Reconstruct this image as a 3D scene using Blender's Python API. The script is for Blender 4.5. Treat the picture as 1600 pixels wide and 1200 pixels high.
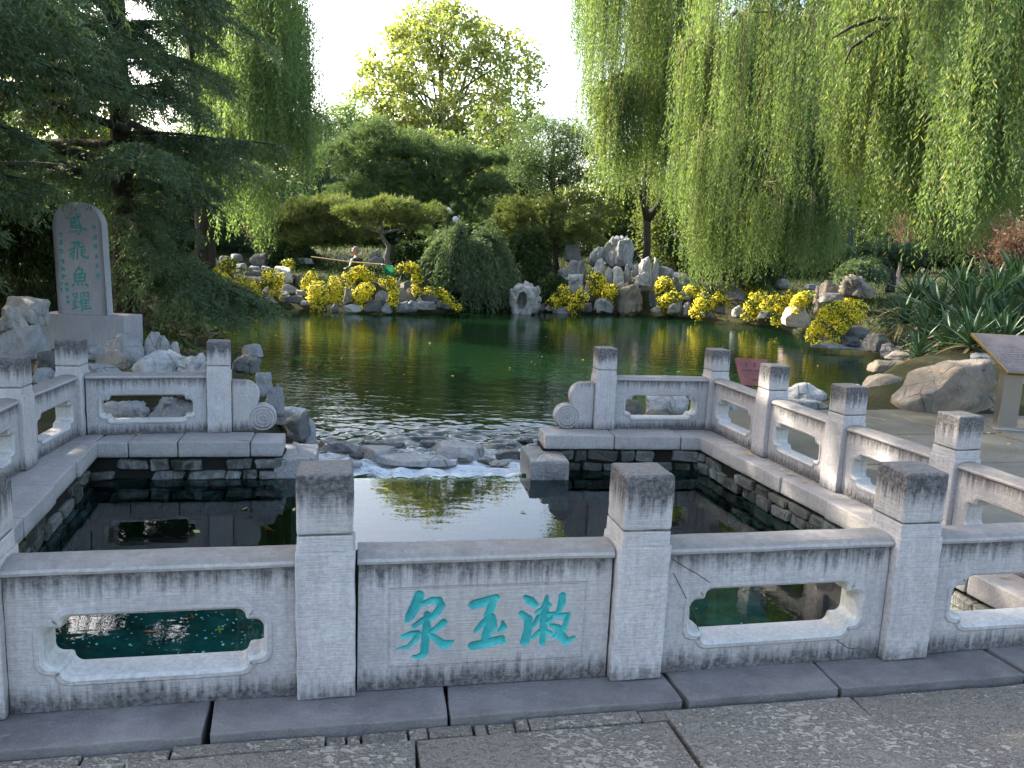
import bpy, bmesh, math, random
import numpy as np
from mathutils import Vector, Matrix, noise as mnoise

R = math.radians
scene = bpy.context.scene
for o in list(bpy.data.objects):
    bpy.data.objects.remove(o, do_unlink=True)
COL = scene.collection
random.seed(7)
rng = np.random.default_rng(7)

# ------------------------------------------------------------------ camera
CAM_H, PITCH, ROLL, F = 1.65, R(9.51), R(2.575), 1254.27      # F in pixels of a 1600 wide frame
fw = Vector((0, math.cos(PITCH), -math.sin(PITCH)))
up0 = Vector((0, math.sin(PITCH), math.cos(PITCH)))
rt0 = Vector((1, 0, 0))
rt = rt0 * math.cos(ROLL) + up0 * math.sin(ROLL)
up = up0 * math.cos(ROLL) - rt0 * math.sin(ROLL)
cam_data = bpy.data.cameras.new('camera')
cam = bpy.data.objects.new('camera', cam_data)
COL.objects.link(cam)
m = Matrix((rt, up, -fw)).transposed().to_4x4()
m.translation = Vector((0, 0, CAM_H))
cam.matrix_world = m
cam_data.sensor_width = 36
cam_data.lens = F / 1600 * 36
cam_data.clip_start = 0.05
cam_data.clip_end = 2000
scene.camera = cam

# ------------------------------------------------------------------ light
SUN_EL, SUN_AZ = R(35), R(-60)           # azimuth measured from +Y, negative = to the left of the view
world = bpy.data.worlds.new('World')
scene.world = world
world.use_nodes = True
wn = world.node_tree
bg = wn.nodes['Background']
sky = wn.nodes.new('ShaderNodeTexSky')
sky.sky_type = 'NISHITA'
sky.sun_disc = False
sky.sun_elevation = SUN_EL
sky.sun_rotation = SUN_AZ
sky.air_density = 1.2
sky.dust_density = 4.0
sky.ozone_density = 1.0
wn.links.new(sky.outputs[0], bg.inputs[0])
bg.inputs[1].default_value = 0.15
sun_data = bpy.data.lights.new('sun', 'SUN')
sun_data.energy = 4.0
sun_data.angle = R(0.53)
sun_data.color = (1.0, 0.93, 0.80)
sun = bpy.data.objects.new('sun', sun_data)
COL.objects.link(sun)
sd = Vector((math.sin(SUN_AZ) * math.cos(SUN_EL), math.cos(SUN_AZ) * math.cos(SUN_EL), math.sin(SUN_EL)))
sun.rotation_euler = sd.to_track_quat('Z', 'Y').to_euler()
sun.location = (-20, 10, 30)
vs = scene.view_settings
vs.view_transform = 'Standard'
vs.look = 'None'
vs.exposure = 2.4
vs.gamma = 1
vs.use_curve_mapping = False
cy = scene.cycles
cy.use_denoising = True
cy.max_bounces = 8
cy.transparent_max_bounces = 12
cy.diffuse_bounces = 3
cy.glossy_bounces = 4
cy.transmission_bounces = 4
cy.caustics_reflective = False
cy.caustics_refractive = False
cy.sample_clamp_indirect = 4.0


def ray(px, py):
    return rt * ((px - 800) / F) - up * ((py - 600) / F) + fw


def at(px, py, Y):
    """World point at depth Y (metres ahead of the camera) that the photo shows at px, py."""
    d = ray(px, py)
    return Vector((0, 0, CAM_H)) + d * (Y / d.y)


def on(px, py, z):
    d = ray(px, py)
    return Vector((0, 0, CAM_H)) + d * ((z - CAM_H) / d.z)


# ------------------------------------------------------------------ object helpers
def tag(o, label=None, cat=None, group=None, kind=None):
    if label: o['label'] = label
    if cat: o['category'] = cat
    if group: o['group'] = group
    if kind: o['kind'] = kind
    return o


def link(name, me, parent=None, mat=None, loc=None, smooth=False):
    if mat is not None and not me.materials: me.materials.append(mat)
    if smooth:
        me.polygons.foreach_set('use_smooth', np.ones(len(me.polygons), dtype=bool))
    o = bpy.data.objects.new(name, me)
    COL.objects.link(o)
    if parent: o.parent = parent
    if loc is not None: o.location = loc
    return o


def empty(name, loc, label, cat, group=None, rz=0.0):
    o = bpy.data.objects.new(name, None)
    COL.objects.link(o)
    o.location = loc
    o.rotation_euler.z = rz
    o.empty_display_size = 0.1
    return tag(o, label, cat, group)


def pydata(name, vs_, fs_):
    me = bpy.data.meshes.new(name)
    me.from_pydata([tuple(v) for v in vs_], [], [tuple(f) for f in fs_])
    me.update()
    return me


def npmesh(name, V, Fq):
    """V (n,3), Fq (m,k) faces all of k corners"""
    V = np.ascontiguousarray(V, dtype=np.float32)
    Fq = np.ascontiguousarray(Fq, dtype=np.int32)
    me = bpy.data.meshes.new(name)
    k = Fq.shape[1]
    me.vertices.add(len(V)); me.vertices.foreach_set('co', V.ravel())
    me.loops.add(Fq.size); me.loops.foreach_set('vertex_index', Fq.ravel())
    me.polygons.add(len(Fq))
    me.polygons.foreach_set('loop_start', np.arange(0, Fq.size, k, dtype=np.int32))
    me.polygons.foreach_set('loop_total', np.full(len(Fq), k, dtype=np.int32))
    me.update(calc_edges=True)
    me.validate()
    return me


class Geo:
    """collects tubes and quads into one mesh"""
    def __init__(s): s.v = []; s.f = []

    def tube(s, pts, rad, n=6, cap=True):
        pts = [Vector(p) for p in pts]
        b = len(s.v)
        prev = None
        for i, p in enumerate(pts):
            t = (pts[min(i + 1, len(pts) - 1)] - pts[max(i - 1, 0)])
            if t.length < 1e-6: t = Vector((0, 0, 1))
            t.normalize()
            a = prev - t * prev.dot(t) if prev else t.orthogonal()
            if a.length < 1e-5: a = t.orthogonal()
            a.normalize(); prev = a
            c = t.cross(a)
            r = rad[i] if hasattr(rad, '__len__') else rad
            for k in range(n):
                an = 2 * math.pi * k / n
                s.v.append(p + (a * math.cos(an) + c * math.sin(an)) * r)
        for i in range(len(pts) - 1):
            for k in range(n):
                k2 = (k + 1) % n
                s.f.append((b + i * n + k, b + i * n + k2, b + (i + 1) * n + k2, b + (i + 1) * n + k))
        if cap:
            s.f.append(tuple(b + k for k in reversed(range(n))))
            s.f.append(tuple(b + (len(pts) - 1) * n + k for k in range(n)))

    def face(s, pts):
        b = len(s.v); s.v += [Vector(p) for p in pts]; s.f.append(tuple(range(b, b + len(pts))))

    def mesh(s, name): return pydata(name, s.v, s.f)


def box_bm(x0, x1, y0, y1, z0, z1, bev=0.0, seg=2, cuts=0, amp=0.0, freq=6.0, seed=0.0):
    bm = bmesh.new()
    bmesh.ops.create_cube(bm, size=1)
    for v in bm.verts:
        v.co = Vector(((x0 + x1) / 2 + v.co.x * (x1 - x0), (y0 + y1) / 2 + v.co.y * (y1 - y0), (z0 + z1) / 2 + v.co.z * (z1 - z0)))
    if bev:
        bmesh.ops.bevel(bm, geom=bm.edges[:], offset=bev, segments=seg, profile=0.6, affect='EDGES')
    if cuts:
        L = [e for e in bm.edges if e.calc_length() > max(0.04, bev * 2.5)]
        bmesh.ops.subdivide_edges(bm, edges=L, cuts=cuts, use_grid_fill=True)
    if amp:
        for v in bm.verts:
            q = v.co * freq + Vector((seed, seed * 1.7, -seed))
            v.co += Vector((mnoise.noise(q), mnoise.noise(q + Vector((31, 0, 0))), mnoise.noise(q + Vector((0, 57, 0))))) * amp
    return bm


def bm_mesh(bm, name):
    me = bpy.data.meshes.new(name)
    bm.normal_update()
    bm.to_mesh(me); bm.free()
    return me


def box(name, dims, mat, parent=None, loc=None, rz=0.0, bev=0.008, cuts=0, amp=0.0, seg=2, seed=None, freq=6.0):
    me = bm_mesh(box_bm(*dims, bev=bev, seg=seg, cuts=cuts, amp=amp, freq=freq, seed=random.random() * 50 if seed is None else seed), name)
    o = link(name, me, parent, mat, loc)
    o.rotation_euler.z = rz
    return o


def slab_poly(name, poly, z0, z1, mat, parent=None, bev=0.01, amp=0.004, cuts=2, seed=0):
    """a flagstone or coping stone: a four cornered plan outline with depth, bevelled and a little uneven"""
    bm = bmesh.new()
    a = [bm.verts.new((p[0], p[1], z0)) for p in poly]
    b = [bm.verts.new((p[0], p[1], z1)) for p in poly]
    n = len(poly)
    bm.faces.new(list(reversed(a))); bm.faces.new(b)
    for i in range(n): bm.faces.new((a[i], a[(i + 1) % n], b[(i + 1) % n], b[i]))
    bmesh.ops.recalc_face_normals(bm, faces=bm.faces[:])
    bmesh.ops.bevel(bm, geom=bm.edges[:], offset=bev, segments=2, profile=0.6, affect='EDGES')
    if cuts:
        L = [e for e in bm.edges if e.calc_length() > 0.06]
        bmesh.ops.subdivide_edges(bm, edges=L, cuts=cuts, use_grid_fill=True)
    for v in bm.verts:
        q = v.co * 5 + Vector((seed * 3.1, seed, seed * 7.7))
        v.co += Vector((mnoise.noise(q), mnoise.noise(q + Vector((31, 0, 0))), 0.6 * mnoise.noise(q + Vector((0, 57, 0))))) * amp
    return link(name, bm_mesh(bm, name), parent, mat)


# ------------------------------------------------------------------ materials
class NT:
    def __init__(s, name):
        s.m = bpy.data.materials.new(name); s.m.use_nodes = True
        s.t = s.m.node_tree; s.t.nodes.clear()
        s.out = s.n('ShaderNodeOutputMaterial')

    def n(s, typ, **kw):
        nd = s.t.nodes.new(typ)
        for k, v in kw.items(): setattr(nd, k, v)
        return nd

    def l(s, a, b): s.t.links.new(a, b)

    def val(s, sock, v):
        if hasattr(v, 'is_linked') or isinstance(v, bpy.types.NodeSocket): s.l(v, sock)
        else: sock.default_value = v

    def math(s, op, a, b=0.0, clamp=False):
        nd = s.n('ShaderNodeMath', operation=op, use_clamp=clamp)
        s.val(nd.inputs[0], a); s.val(nd.inputs[1], b)
        return nd.outputs[0]

    def noise(s, vec, scale, detail=4, rough=0.6, dist=0.0):
        nd = s.n('ShaderNodeTexNoise')
        s.l(vec, nd.inputs['Vector'])
        nd.inputs['Scale'].default_value = scale; nd.inputs['Detail'].default_value = detail
        nd.inputs['Roughness'].default_value = rough; nd.inputs['Distortion'].default_value = dist
        return nd.outputs['Fac']

    def voro(s, vec, scale, feature='F1', out='Distance'):
        nd = s.n('ShaderNodeTexVoronoi', feature=feature)
        s.l(vec, nd.inputs['Vector']); nd.inputs['Scale'].default_value = scale
        return nd.outputs[out]

    def ramp(s, fac, stops):
        nd = s.n('ShaderNodeValToRGB')
        e = nd.color_ramp.elements
        while len(e) < len(stops): e.new(0.5)
        for x, (p, c) in zip(e, stops):
            x.position = p
            x.color = (c, c, c, 1) if isinstance(c, (int, float)) else (*c, 1)
        s.l(fac, nd.inputs[0])
        return nd.outputs[0]

    def mix(s, fac, a, b, mode='MIX'):
        nd = s.n('ShaderNodeMix', data_type='RGBA', blend_type=mode)
        s.val(nd.inputs[0], fac)
        for i, x in ((6, a), (7, b)):
            if isinstance(x, tuple): nd.inputs[i].default_value = (*x, 1)
            else: s.l(x, nd.inputs[i])
        return nd.outputs[2]

    def mapping(s, vec, scale=(1, 1, 1), rot=(0, 0, 0)):
        nd = s.n('ShaderNodeMapping')
        s.l(vec, nd.inputs[0]); nd.inputs['Scale'].default_value = scale; nd.inputs['Rotation'].default_value = rot
        return nd.outputs[0]

    def bump(s, h, strength=0.3, dist=0.01, normal=None):
        nd = s.n('ShaderNodeBump')
        s.val(nd.inputs['Strength'], strength); nd.inputs['Distance'].default_value = dist
        s.l(h, nd.inputs['Height'])
        if normal: s.l(normal, nd.inputs['Normal'])
        return nd.outputs[0]

    def pbsdf(s, col, rough=0.8, normal=None, spec=0.3, metal=0.0):
        nd = s.n('ShaderNodeBsdfPrincipled')
        if isinstance(col, tuple): nd.inputs['Base Color'].default_value = (*col, 1)
        else: s.l(col, nd.inputs['Base Color'])
        s.val(nd.inputs['Roughness'], rough)
        nd.inputs['Specular IOR Level'].default_value = spec
        nd.inputs['Metallic'].default_value = metal
        if normal: s.l(normal, nd.inputs['Normal'])
        s.l(nd.outputs[0], s.out.inputs[0])
        return nd


def sep(t, vec, ax):
    nd = t.n('ShaderNodeSeparateXYZ'); t.l(vec, nd.inputs[0])
    return nd.outputs[ax]


def plain(name, col, rough=0.7, spec=0.3, metal=0.0):
    t = NT(name); t.pbsdf(col, rough, None, spec, metal)
    return t.m


def carved_stone(name, base, top=None, bottom=None, chisel=True, crack=False, top_dirt=0.75, tint=(1, 1, 1)):
    """weathered pale carved limestone; top / bottom = (z where the stain ends, z where it is full, amount) in object space"""
    t = NT(name)
    tc = t.n('ShaderNodeTexCoord'); geo = t.n('ShaderNodeNewGeometry')
    ob = tc.outputs['Object']; pos = geo.outputs['Position']
    z = sep(t, ob, 2)
    big = t.noise(pos, 3.0, 5, 0.6)
    fine = t.noise(pos, 55, 5, 0.7)
    streak = t.noise(t.mapping(pos, (38, 38, 2.6)), 1.0, 4, 0.65)
    c0 = t.mix(t.ramp(big, [(0.3, 0.0), (0.7, 1.0)]), tuple(b * 0.82 for b in base), tuple(min(1, b * 1.1) for b in base))
    c0 = t.mix(t.ramp(fine, [(0.35, 0.5), (0.62, 0.0)]), c0, tuple(b * 0.5 for b in base))
    c0 = t.mix(t.math('MULTIPLY', t.ramp(streak, [(0.45, 0.0), (0.75, 1.0)]), 0.28), c0, (0.13, 0.12, 0.115))
    warm = t.ramp(t.noise(pos, 1.7, 3), [(0.5, 0.0), (0.75, 0.45)])
    c0 = t.mix(warm, c0, (base[0] * 0.92, base[1] * 0.84, base[2] * 0.72))
    st = None
    for spec_ in (top, bottom):
        if not spec_: continue
        za, zb, amt = spec_
        mr = t.n('ShaderNodeMapRange'); mr.interpolation_type = 'LINEAR'
        zz = t.math('ADD', z, t.math('MULTIPLY', t.math('SUBTRACT', streak, 0.5), 2.6 * abs(zb - za)))
        zz = t.math('ADD', zz, t.math('MULTIPLY', t.math('SUBTRACT', big, 0.5), 0.8 * abs(zb - za)))
        t.l(zz, mr.inputs[0]); mr.inputs[1].default_value = za; mr.inputs[2].default_value = zb
        mr.inputs[3].default_value = 0; mr.inputs[4].default_value = amt
        grit = t.ramp(fine, [(0.36, 1.0), (0.68, 0.62)])
        k = t.math('MULTIPLY', mr.outputs[0], grit)
        st = k if st is None else t.math('MAXIMUM', st, k)
    col = c0
    if st is not None: col = t.mix(st, c0, (0.035, 0.032, 0.034))
    nz = sep(t, geo.outputs['True Normal'], 2)
    lich = t.math('MULTIPLY', t.ramp(nz, [(0.55, 0.0), (0.8, 1.0)]), t.ramp(t.noise(pos, 14, 6, 0.7), [(0.3, top_dirt), (0.75, top_dirt * 0.45)]))
    col = t.mix(lich, col, (0.115, 0.10, 0.08))
    h = t.math('ADD', t.math('MULTIPLY', fine, 0.5), t.math('MULTIPLY', t.noise(pos, 14, 4, 0.6), 0.7))
    if chisel:
        ch = t.noise(t.mapping(pos, (9, 9, 150)), 1.0, 3, 0.6)
        h = t.math('ADD', h, t.math('MULTIPLY', ch, 0.8))
    t.pbsdf(col, 0.72, t.bump(h, 0.7, 0.006), 0.35)
    return t.m


def rock_mat(name, c_dark, c_mid, c_light, warm=0.0, moss=0.0, wet=False):
    t = NT(name)
    geo = t.n('ShaderNodeNewGeometry'); pos = geo.outputs['Position']
    oi = t.n('ShaderNodeObjectInfo')
    big = t.noise(pos, 1.6, 6, 0.62, 0.6)
    med = t.noise(t.mapping(pos, (1, 1, 0.45)), 7, 7, 0.68, 1.2)
    col = t.ramp(t.math('ADD', t.math('MULTIPLY', big, 0.5), t.math('MULTIPLY', med, 0.5)),
                 [(0.36, c_dark), (0.5, c_mid), (0.64, c_light)])
    veins = t.voro(t.mapping(pos, (1, 1, 0.5)), 3.2, 'DISTANCE_TO_EDGE')
    vf = t.math('MULTIPLY', t.ramp(veins, [(0.0, 1.0), (0.035, 0.0)]), t.ramp(t.noise(pos, 2.5), [(0.42, 0.0), (0.6, 0.85)]))
    col = t.mix(vf, col, (0.03, 0.028, 0.026))
    if warm:
        col = t.mix(t.math('MULTIPLY', t.ramp(t.noise(pos, 3.1, 5), [(0.45, 0.0), (0.65, 1.0)]), warm), col, (0.42, 0.27, 0.15))
    if moss:
        nz = sep(t, geo.outputs['Normal'], 2)
        mf = t.math('MULTIPLY', t.ramp(t.math('ADD', nz, t.math('MULTIPLY', big, 0.8)), [(0.75, 0.0), (1.1, 1.0)]), moss)
        col = t.mix(mf, col, (0.045, 0.055, 0.02))
    col = t.mix(0.35, col, t.ramp(oi.outputs['Random'], [(0, c_mid), (1, c_light)]), 'MIX')
    h = t.math('ADD', t.math('MULTIPLY', med, 1.0), t.math('MULTIPLY', t.noise(pos, 34, 6, 0.7), 0.5))
    h = t.math('SUBTRACT', h, t.math('MULTIPLY', vf, 0.5))
    t.pbsdf(col, 0.3 if wet else 0.85, t.bump(h, 0.9, 0.05), 0.5 if wet else 0.25)
    return t.m


def foliage(name, c1, c2, transl=0.45, yellow=None, rough=0.55, clump=1.2, spec=0.15, zs=1.0):
    t = NT(name)
    geo = t.n('ShaderNodeNewGeometry')
    rnd = geo.outputs['Random Per Island']
    cl = t.noise(t.mapping(geo.outputs['Position'], (1, 1, zs)), clump, 3, 0.6)  # low zs draws upright colour bands imitating lit and self-shadowed willow bunches
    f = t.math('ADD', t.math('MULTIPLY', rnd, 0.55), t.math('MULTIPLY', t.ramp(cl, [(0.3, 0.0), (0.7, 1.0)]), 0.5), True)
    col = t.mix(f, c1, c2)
    if yellow:
        col = t.mix(t.ramp(rnd, [(1 - yellow[0] - 0.02, 0.0), (1 - yellow[0], 1.0)]), col, yellow[1])
    d = t.n('ShaderNodeBsdfPrincipled'); t.l(col, d.inputs['Base Color'])
    d.inputs['Roughness'].default_value = rough; d.inputs['Specular IOR Level'].default_value = spec
    tr = t.n('ShaderNodeBsdfTranslucent')
    t.l(t.mix(1.0, col, (1.12, 1.2, 0.6), 'MULTIPLY'), tr.inputs[0])
    mx = t.n('ShaderNodeMixShader'); mx.inputs[0].default_value = transl
    t.l(d.outputs[0], mx.inputs[1]); t.l(tr.outputs[0], mx.inputs[2]); t.l(mx.outputs[0], t.out.inputs[0])
    return t.m


def bark(name, col):
    t = NT(name)
    geo = t.n('ShaderNodeNewGeometry'); pos = geo.outputs['Position']
    n = t.noise(t.mapping(pos, (9, 9, 1.6)), 1.0, 6, 0.7)
    c = t.ramp(n, [(0.3, tuple(x * 0.45 for x in col)), (0.7, tuple(x * 1.3 for x in col))])
    t.pbsdf(c, 0.9, t.bump(n, 0.9, 0.04), 0.15)
    return t.m


M = {}
BASE = (0.42, 0.39, 0.378)
M['post'] = carved_stone('post_stone', (0.475, 0.44, 0.427), bottom=(0.085, 0.0, 0.85))
M['cap'] = carved_stone('post_cap_stone', (0.43, 0.40, 0.385), top=(0.07, 0.15, 1.0), top_dirt=0.7)
M['panel'] = carved_stone('panel_stone', BASE, top=(0.42, 0.495, 0.95), bottom=(0.10, 0.025, 1.0))
M['rail'] = carved_stone('rail_stone', (0.34, 0.315, 0.30), top_dirt=0.85, chisel=False)
M['cheek'] = carved_stone('opening_stone', (0.50, 0.485, 0.46), top_dirt=0.12, chisel=False)
M['plain_stone'] = carved_stone('smooth_stone', (0.36, 0.345, 0.36), top_dirt=0.3, chisel=False)
M['stele'] = carved_stone('stele_stone', (0.35, 0.345, 0.37), top_dirt=0.2, chisel=False)
M['coping'] = carved_stone('coping_stone', (0.39, 0.36, 0.34), bottom=(-0.2, -0.26, 0.5), top_dirt=0.55)
_t = NT('teal_paint'); _g = _t.n('ShaderNodeNewGeometry'); _n = _t.noise(_g.outputs['Position'], 35, 5, 0.7)
_c = _t.ramp(_t.noise(_g.outputs['Position'], 9, 4, 0.6), [(0.3, (0.018, 0.22, 0.22)), (0.7, (0.05, 0.40, 0.37))])
_c = _t.mix(_t.ramp(_n, [(0.62, 0.0), (0.72, 0.7)]), _c, (0.20, 0.30, 0.29))
_t.pbsdf(_c, 0.5, _t.bump(_n, 0.5, 0.004), 0.4)
M['teal'] = _t.m
M['teal_old'] = plain('faded_teal_paint', (0.06, 0.23, 0.22), 0.7)
M['dark_joint'] = plain('dark_joint_moss', (0.018, 0.018, 0.015), 0.95, 0.1)


def slate():
    t = NT('plinth_slate')
    geo = t.n('ShaderNodeNewGeometry'); pos = geo.outputs['Position']; oi = t.n('ShaderNodeObjectInfo')
    n = t.noise(pos, 3.4, 8, 0.68); f = t.noise(pos, 90, 5, 0.75); md = t.noise(pos, 22, 5, 0.65, 0.5)
    c = t.ramp(n, [(0.32, (0.078, 0.070, 0.068)), (0.52, (0.15, 0.137, 0.132)), (0.7, (0.225, 0.206, 0.195))])
    c = t.mix(t.ramp(f, [(0.56, 0.0), (0.7, 0.6)]), c, (0.27, 0.25, 0.235))
    c = t.mix(t.ramp(f, [(0.3, 0.7), (0.44, 0.0)]), c, (0.05, 0.047, 0.047))
    c = t.mix(t.math('MULTIPLY', t.ramp(md, [(0.58, 0.0), (0.68, 1.0)]), 0.4), c, (0.24, 0.225, 0.21))
    wet = t.ramp(t.noise(pos, 6.5, 6, 0.7, 0.6), [(0.665, 0.0), (0.70, 1.0)])
    c = t.mix(t.math('MULTIPLY', wet, 0.85), c, (0.022, 0.02, 0.02))
    c = t.mix(0.25, c, t.ramp(oi.outputs['Random'], [(0, (0.08, 0.074, 0.074)), (1, (0.19, 0.175, 0.17))]))
    r = t.math('SUBTRACT', 0.66, t.math('MULTIPLY', wet, 0.35))
    h = t.math('ADD', t.math('MULTIPLY', n, 1.0), t.math('ADD', t.math('MULTIPLY', f, 0.5), t.math('MULTIPLY', md, 0.6)))
    t.pbsdf(c, r, t.bump(h, 0.9, 0.012), 0.35)
    return t.m


def granite():
    t = NT('paving_granite')
    geo = t.n('ShaderNodeNewGeometry'); pos = geo.outputs['Position']; oi = t.n('ShaderNodeObjectInfo')
    pit = t.noise(t.mapping(pos, (1.0, 1.7, 1), (0, 0, 0.5)), 34, 5, 0.62, 0.7)
    big = t.noise(pos, 2.3, 5, 0.6)
    sp = t.noise(pos, 150, 3, 0.7)
    f = t.math('ADD', pit, t.math('MULTIPLY', t.math('SUBTRACT', big, 0.5), 0.55))
    flake = t.ramp(f, [(0.50, 0.0), (0.57, 1.0)])
    c = t.mix(flake, (0.11, 0.093, 0.073), (0.30, 0.262, 0.21))
    c = t.mix(t.ramp(sp, [(0.52, 0.0), (0.72, 0.7)]), c, (0.42, 0.365, 0.30))
    c = t.mix(t.ramp(sp, [(0.28, 0.8), (0.45, 0.0)]), c, (0.045, 0.04, 0.034))
    c = t.mix(t.math('MULTIPLY', t.ramp(big, [(0.5, 0.0), (0.72, 1.0)]), 0.45), c, (0.19, 0.15, 0.115))
    c = t.mix(0.22, c, t.ramp(oi.outputs['Random'], [(0, (0.14, 0.122, 0.10)), (1, (0.32, 0.285, 0.235))]))
    h = t.math('ADD', t.math('MULTIPLY', flake, 1.0), t.math('ADD', t.math('MULTIPLY', sp, 0.5), t.math('MULTIPLY', pit, 0.8)))
    t.pbsdf(c, 0.62, t.bump(h, 1.0, 0.010), 0.35)
    return t.m


def wetpave():
    t = NT('side_paving_stone')
    geo = t.n('ShaderNodeNewGeometry'); pos = geo.outputs['Position']
    n = t.noise(pos, 1.5, 6, 0.6); f = t.noise(pos, 45, 5, 0.7)
    c = t.ramp(n, [(0.3, (0.05, 0.045, 0.032)), (0.7, (0.115, 0.103, 0.075))])
    c = t.mix(t.ramp(f, [(0.5, 0.0), (0.75, 0.6)]), c, (0.18, 0.16, 0.125))
    t.pbsdf(c, 0.5, t.bump(t.math('ADD', n, t.math('MULTIPLY', f, 0.5)), 0.5, 0.012), 0.4)
    return t.m


def soil():
    t = NT('earth_and_moss')
    geo = t.n('ShaderNodeNewGeometry'); pos = geo.outputs['Position']
    n = t.noise(pos, 0.9, 6, 0.65); f = t.noise(pos, 18, 5, 0.7)
    c = t.ramp(n, [(0.35, (0.02, 0.028, 0.010)), (0.55, (0.038, 0.036, 0.017)), (0.75, (0.055, 0.042, 0.024))])
    c = t.mix(t.ramp(f, [(0.5, 0.0), (0.8, 0.6)]), c, (0.05, 0.058, 0.02))
    t.pbsdf(c, 0.95, t.bump(f, 0.8, 0.05), 0.1)
    return t.m


M['slate'] = slate(); M['granite'] = granite(); M['sidepave'] = wetpave(); M['soil'] = soil()
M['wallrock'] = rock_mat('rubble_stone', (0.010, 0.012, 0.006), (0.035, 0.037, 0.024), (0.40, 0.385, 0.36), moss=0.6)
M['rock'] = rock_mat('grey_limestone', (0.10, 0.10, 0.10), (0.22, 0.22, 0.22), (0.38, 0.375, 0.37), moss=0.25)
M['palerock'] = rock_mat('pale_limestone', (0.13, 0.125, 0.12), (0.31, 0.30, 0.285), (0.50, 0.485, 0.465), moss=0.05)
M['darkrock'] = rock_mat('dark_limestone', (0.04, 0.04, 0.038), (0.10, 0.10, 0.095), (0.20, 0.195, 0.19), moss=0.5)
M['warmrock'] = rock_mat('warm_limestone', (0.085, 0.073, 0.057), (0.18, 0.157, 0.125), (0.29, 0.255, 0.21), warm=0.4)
M['sunlit_pinkrock'] = rock_mat('sunlit_pink_limestone', (0.26, 0.20, 0.17), (0.48, 0.40, 0.35), (0.62, 0.54, 0.49), warm=0.1)  # warm pink of the sunlight painted into the rock colour
M['wetrock'] = rock_mat('wet_limestone', (0.025, 0.024, 0.022), (0.08, 0.076, 0.07), (0.22, 0.21, 0.20), wet=True)
M['wetpale'] = rock_mat('wet_pale_slab', (0.09, 0.085, 0.08), (0.22, 0.21, 0.195), (0.36, 0.345, 0.33), wet=True)

M['cedar'] = foliage('cedar_needles', (0.034, 0.064, 0.030), (0.115, 0.160, 0.078), 0.28, rough=0.5)
M['pine'] = foliage('pine_needles', (0.045, 0.09, 0.042), (0.14, 0.19, 0.08), 0.3, clump=0.8)
M['pine_yellow'] = foliage('pine_needles_yellowed', (0.06, 0.095, 0.03), (0.21, 0.23, 0.085), 0.35, clump=0.8)
M['pine_dark'] = foliage('dark_conifer_needles', (0.03, 0.06, 0.036), (0.075, 0.115, 0.065), 0.25, clump=0.8)
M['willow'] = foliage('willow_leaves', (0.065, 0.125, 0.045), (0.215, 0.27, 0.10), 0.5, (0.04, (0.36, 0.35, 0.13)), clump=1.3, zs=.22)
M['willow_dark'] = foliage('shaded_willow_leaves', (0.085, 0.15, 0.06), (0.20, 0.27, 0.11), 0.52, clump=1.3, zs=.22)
M['willow_far'] = foliage('distant_willow_leaves', (0.08, 0.14, 0.06), (0.17, 0.22, 0.09), 0.5, clump=0.5)
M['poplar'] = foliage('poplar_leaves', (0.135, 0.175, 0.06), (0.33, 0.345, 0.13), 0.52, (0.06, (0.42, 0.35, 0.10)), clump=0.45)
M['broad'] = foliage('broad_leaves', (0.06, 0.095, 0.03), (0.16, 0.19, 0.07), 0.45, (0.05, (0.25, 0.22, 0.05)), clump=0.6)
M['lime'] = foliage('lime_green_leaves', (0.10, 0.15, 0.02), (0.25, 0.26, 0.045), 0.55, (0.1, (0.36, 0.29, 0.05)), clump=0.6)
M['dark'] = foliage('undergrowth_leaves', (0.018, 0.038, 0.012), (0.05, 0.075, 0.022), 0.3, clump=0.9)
M['shrub'] = foliage('shrub_leaves', (0.06, 0.10, 0.05), (0.16, 0.21, 0.11), 0.35, clump=1.0)
M['mum_leaf'] = foliage('chrysanthemum_leaves', (0.04, 0.075, 0.025), (0.11, 0.15, 0.06), 0.3, clump=2)
M['mum'] = foliage('chrysanthemum_petals', (0.66, 0.50, 0.02), (0.85, 0.72, 0.06), 0.3, clump=3)
M['yucca'] = foliage('yucca_leaves', (0.021, 0.055, 0.028), (0.062, 0.11, 0.055), 0.18, rough=0.45, clump=3, spec=0.3)
M['yucca_dry'] = foliage('dry_yucca_leaves', (0.20, 0.15, 0.07), (0.36, 0.30, 0.17), 0.2, clump=3)
M['russet'] = foliage('russet_twig_leaves', (0.13, 0.065, 0.05), (0.23, 0.14, 0.105), 0.35, clump=1)
M['bark'] = bark('dark_bark', (0.055, 0.045, 0.038))
M['bark_grey'] = bark('grey_bark', (0.15, 0.135, 0.12))
M['bark_pale'] = bark('pale_pinkish_bark', (0.36, 0.27, 0.22))
M['twig'] = bark('willow_twig_bark', (0.16, 0.14, 0.06))


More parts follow.
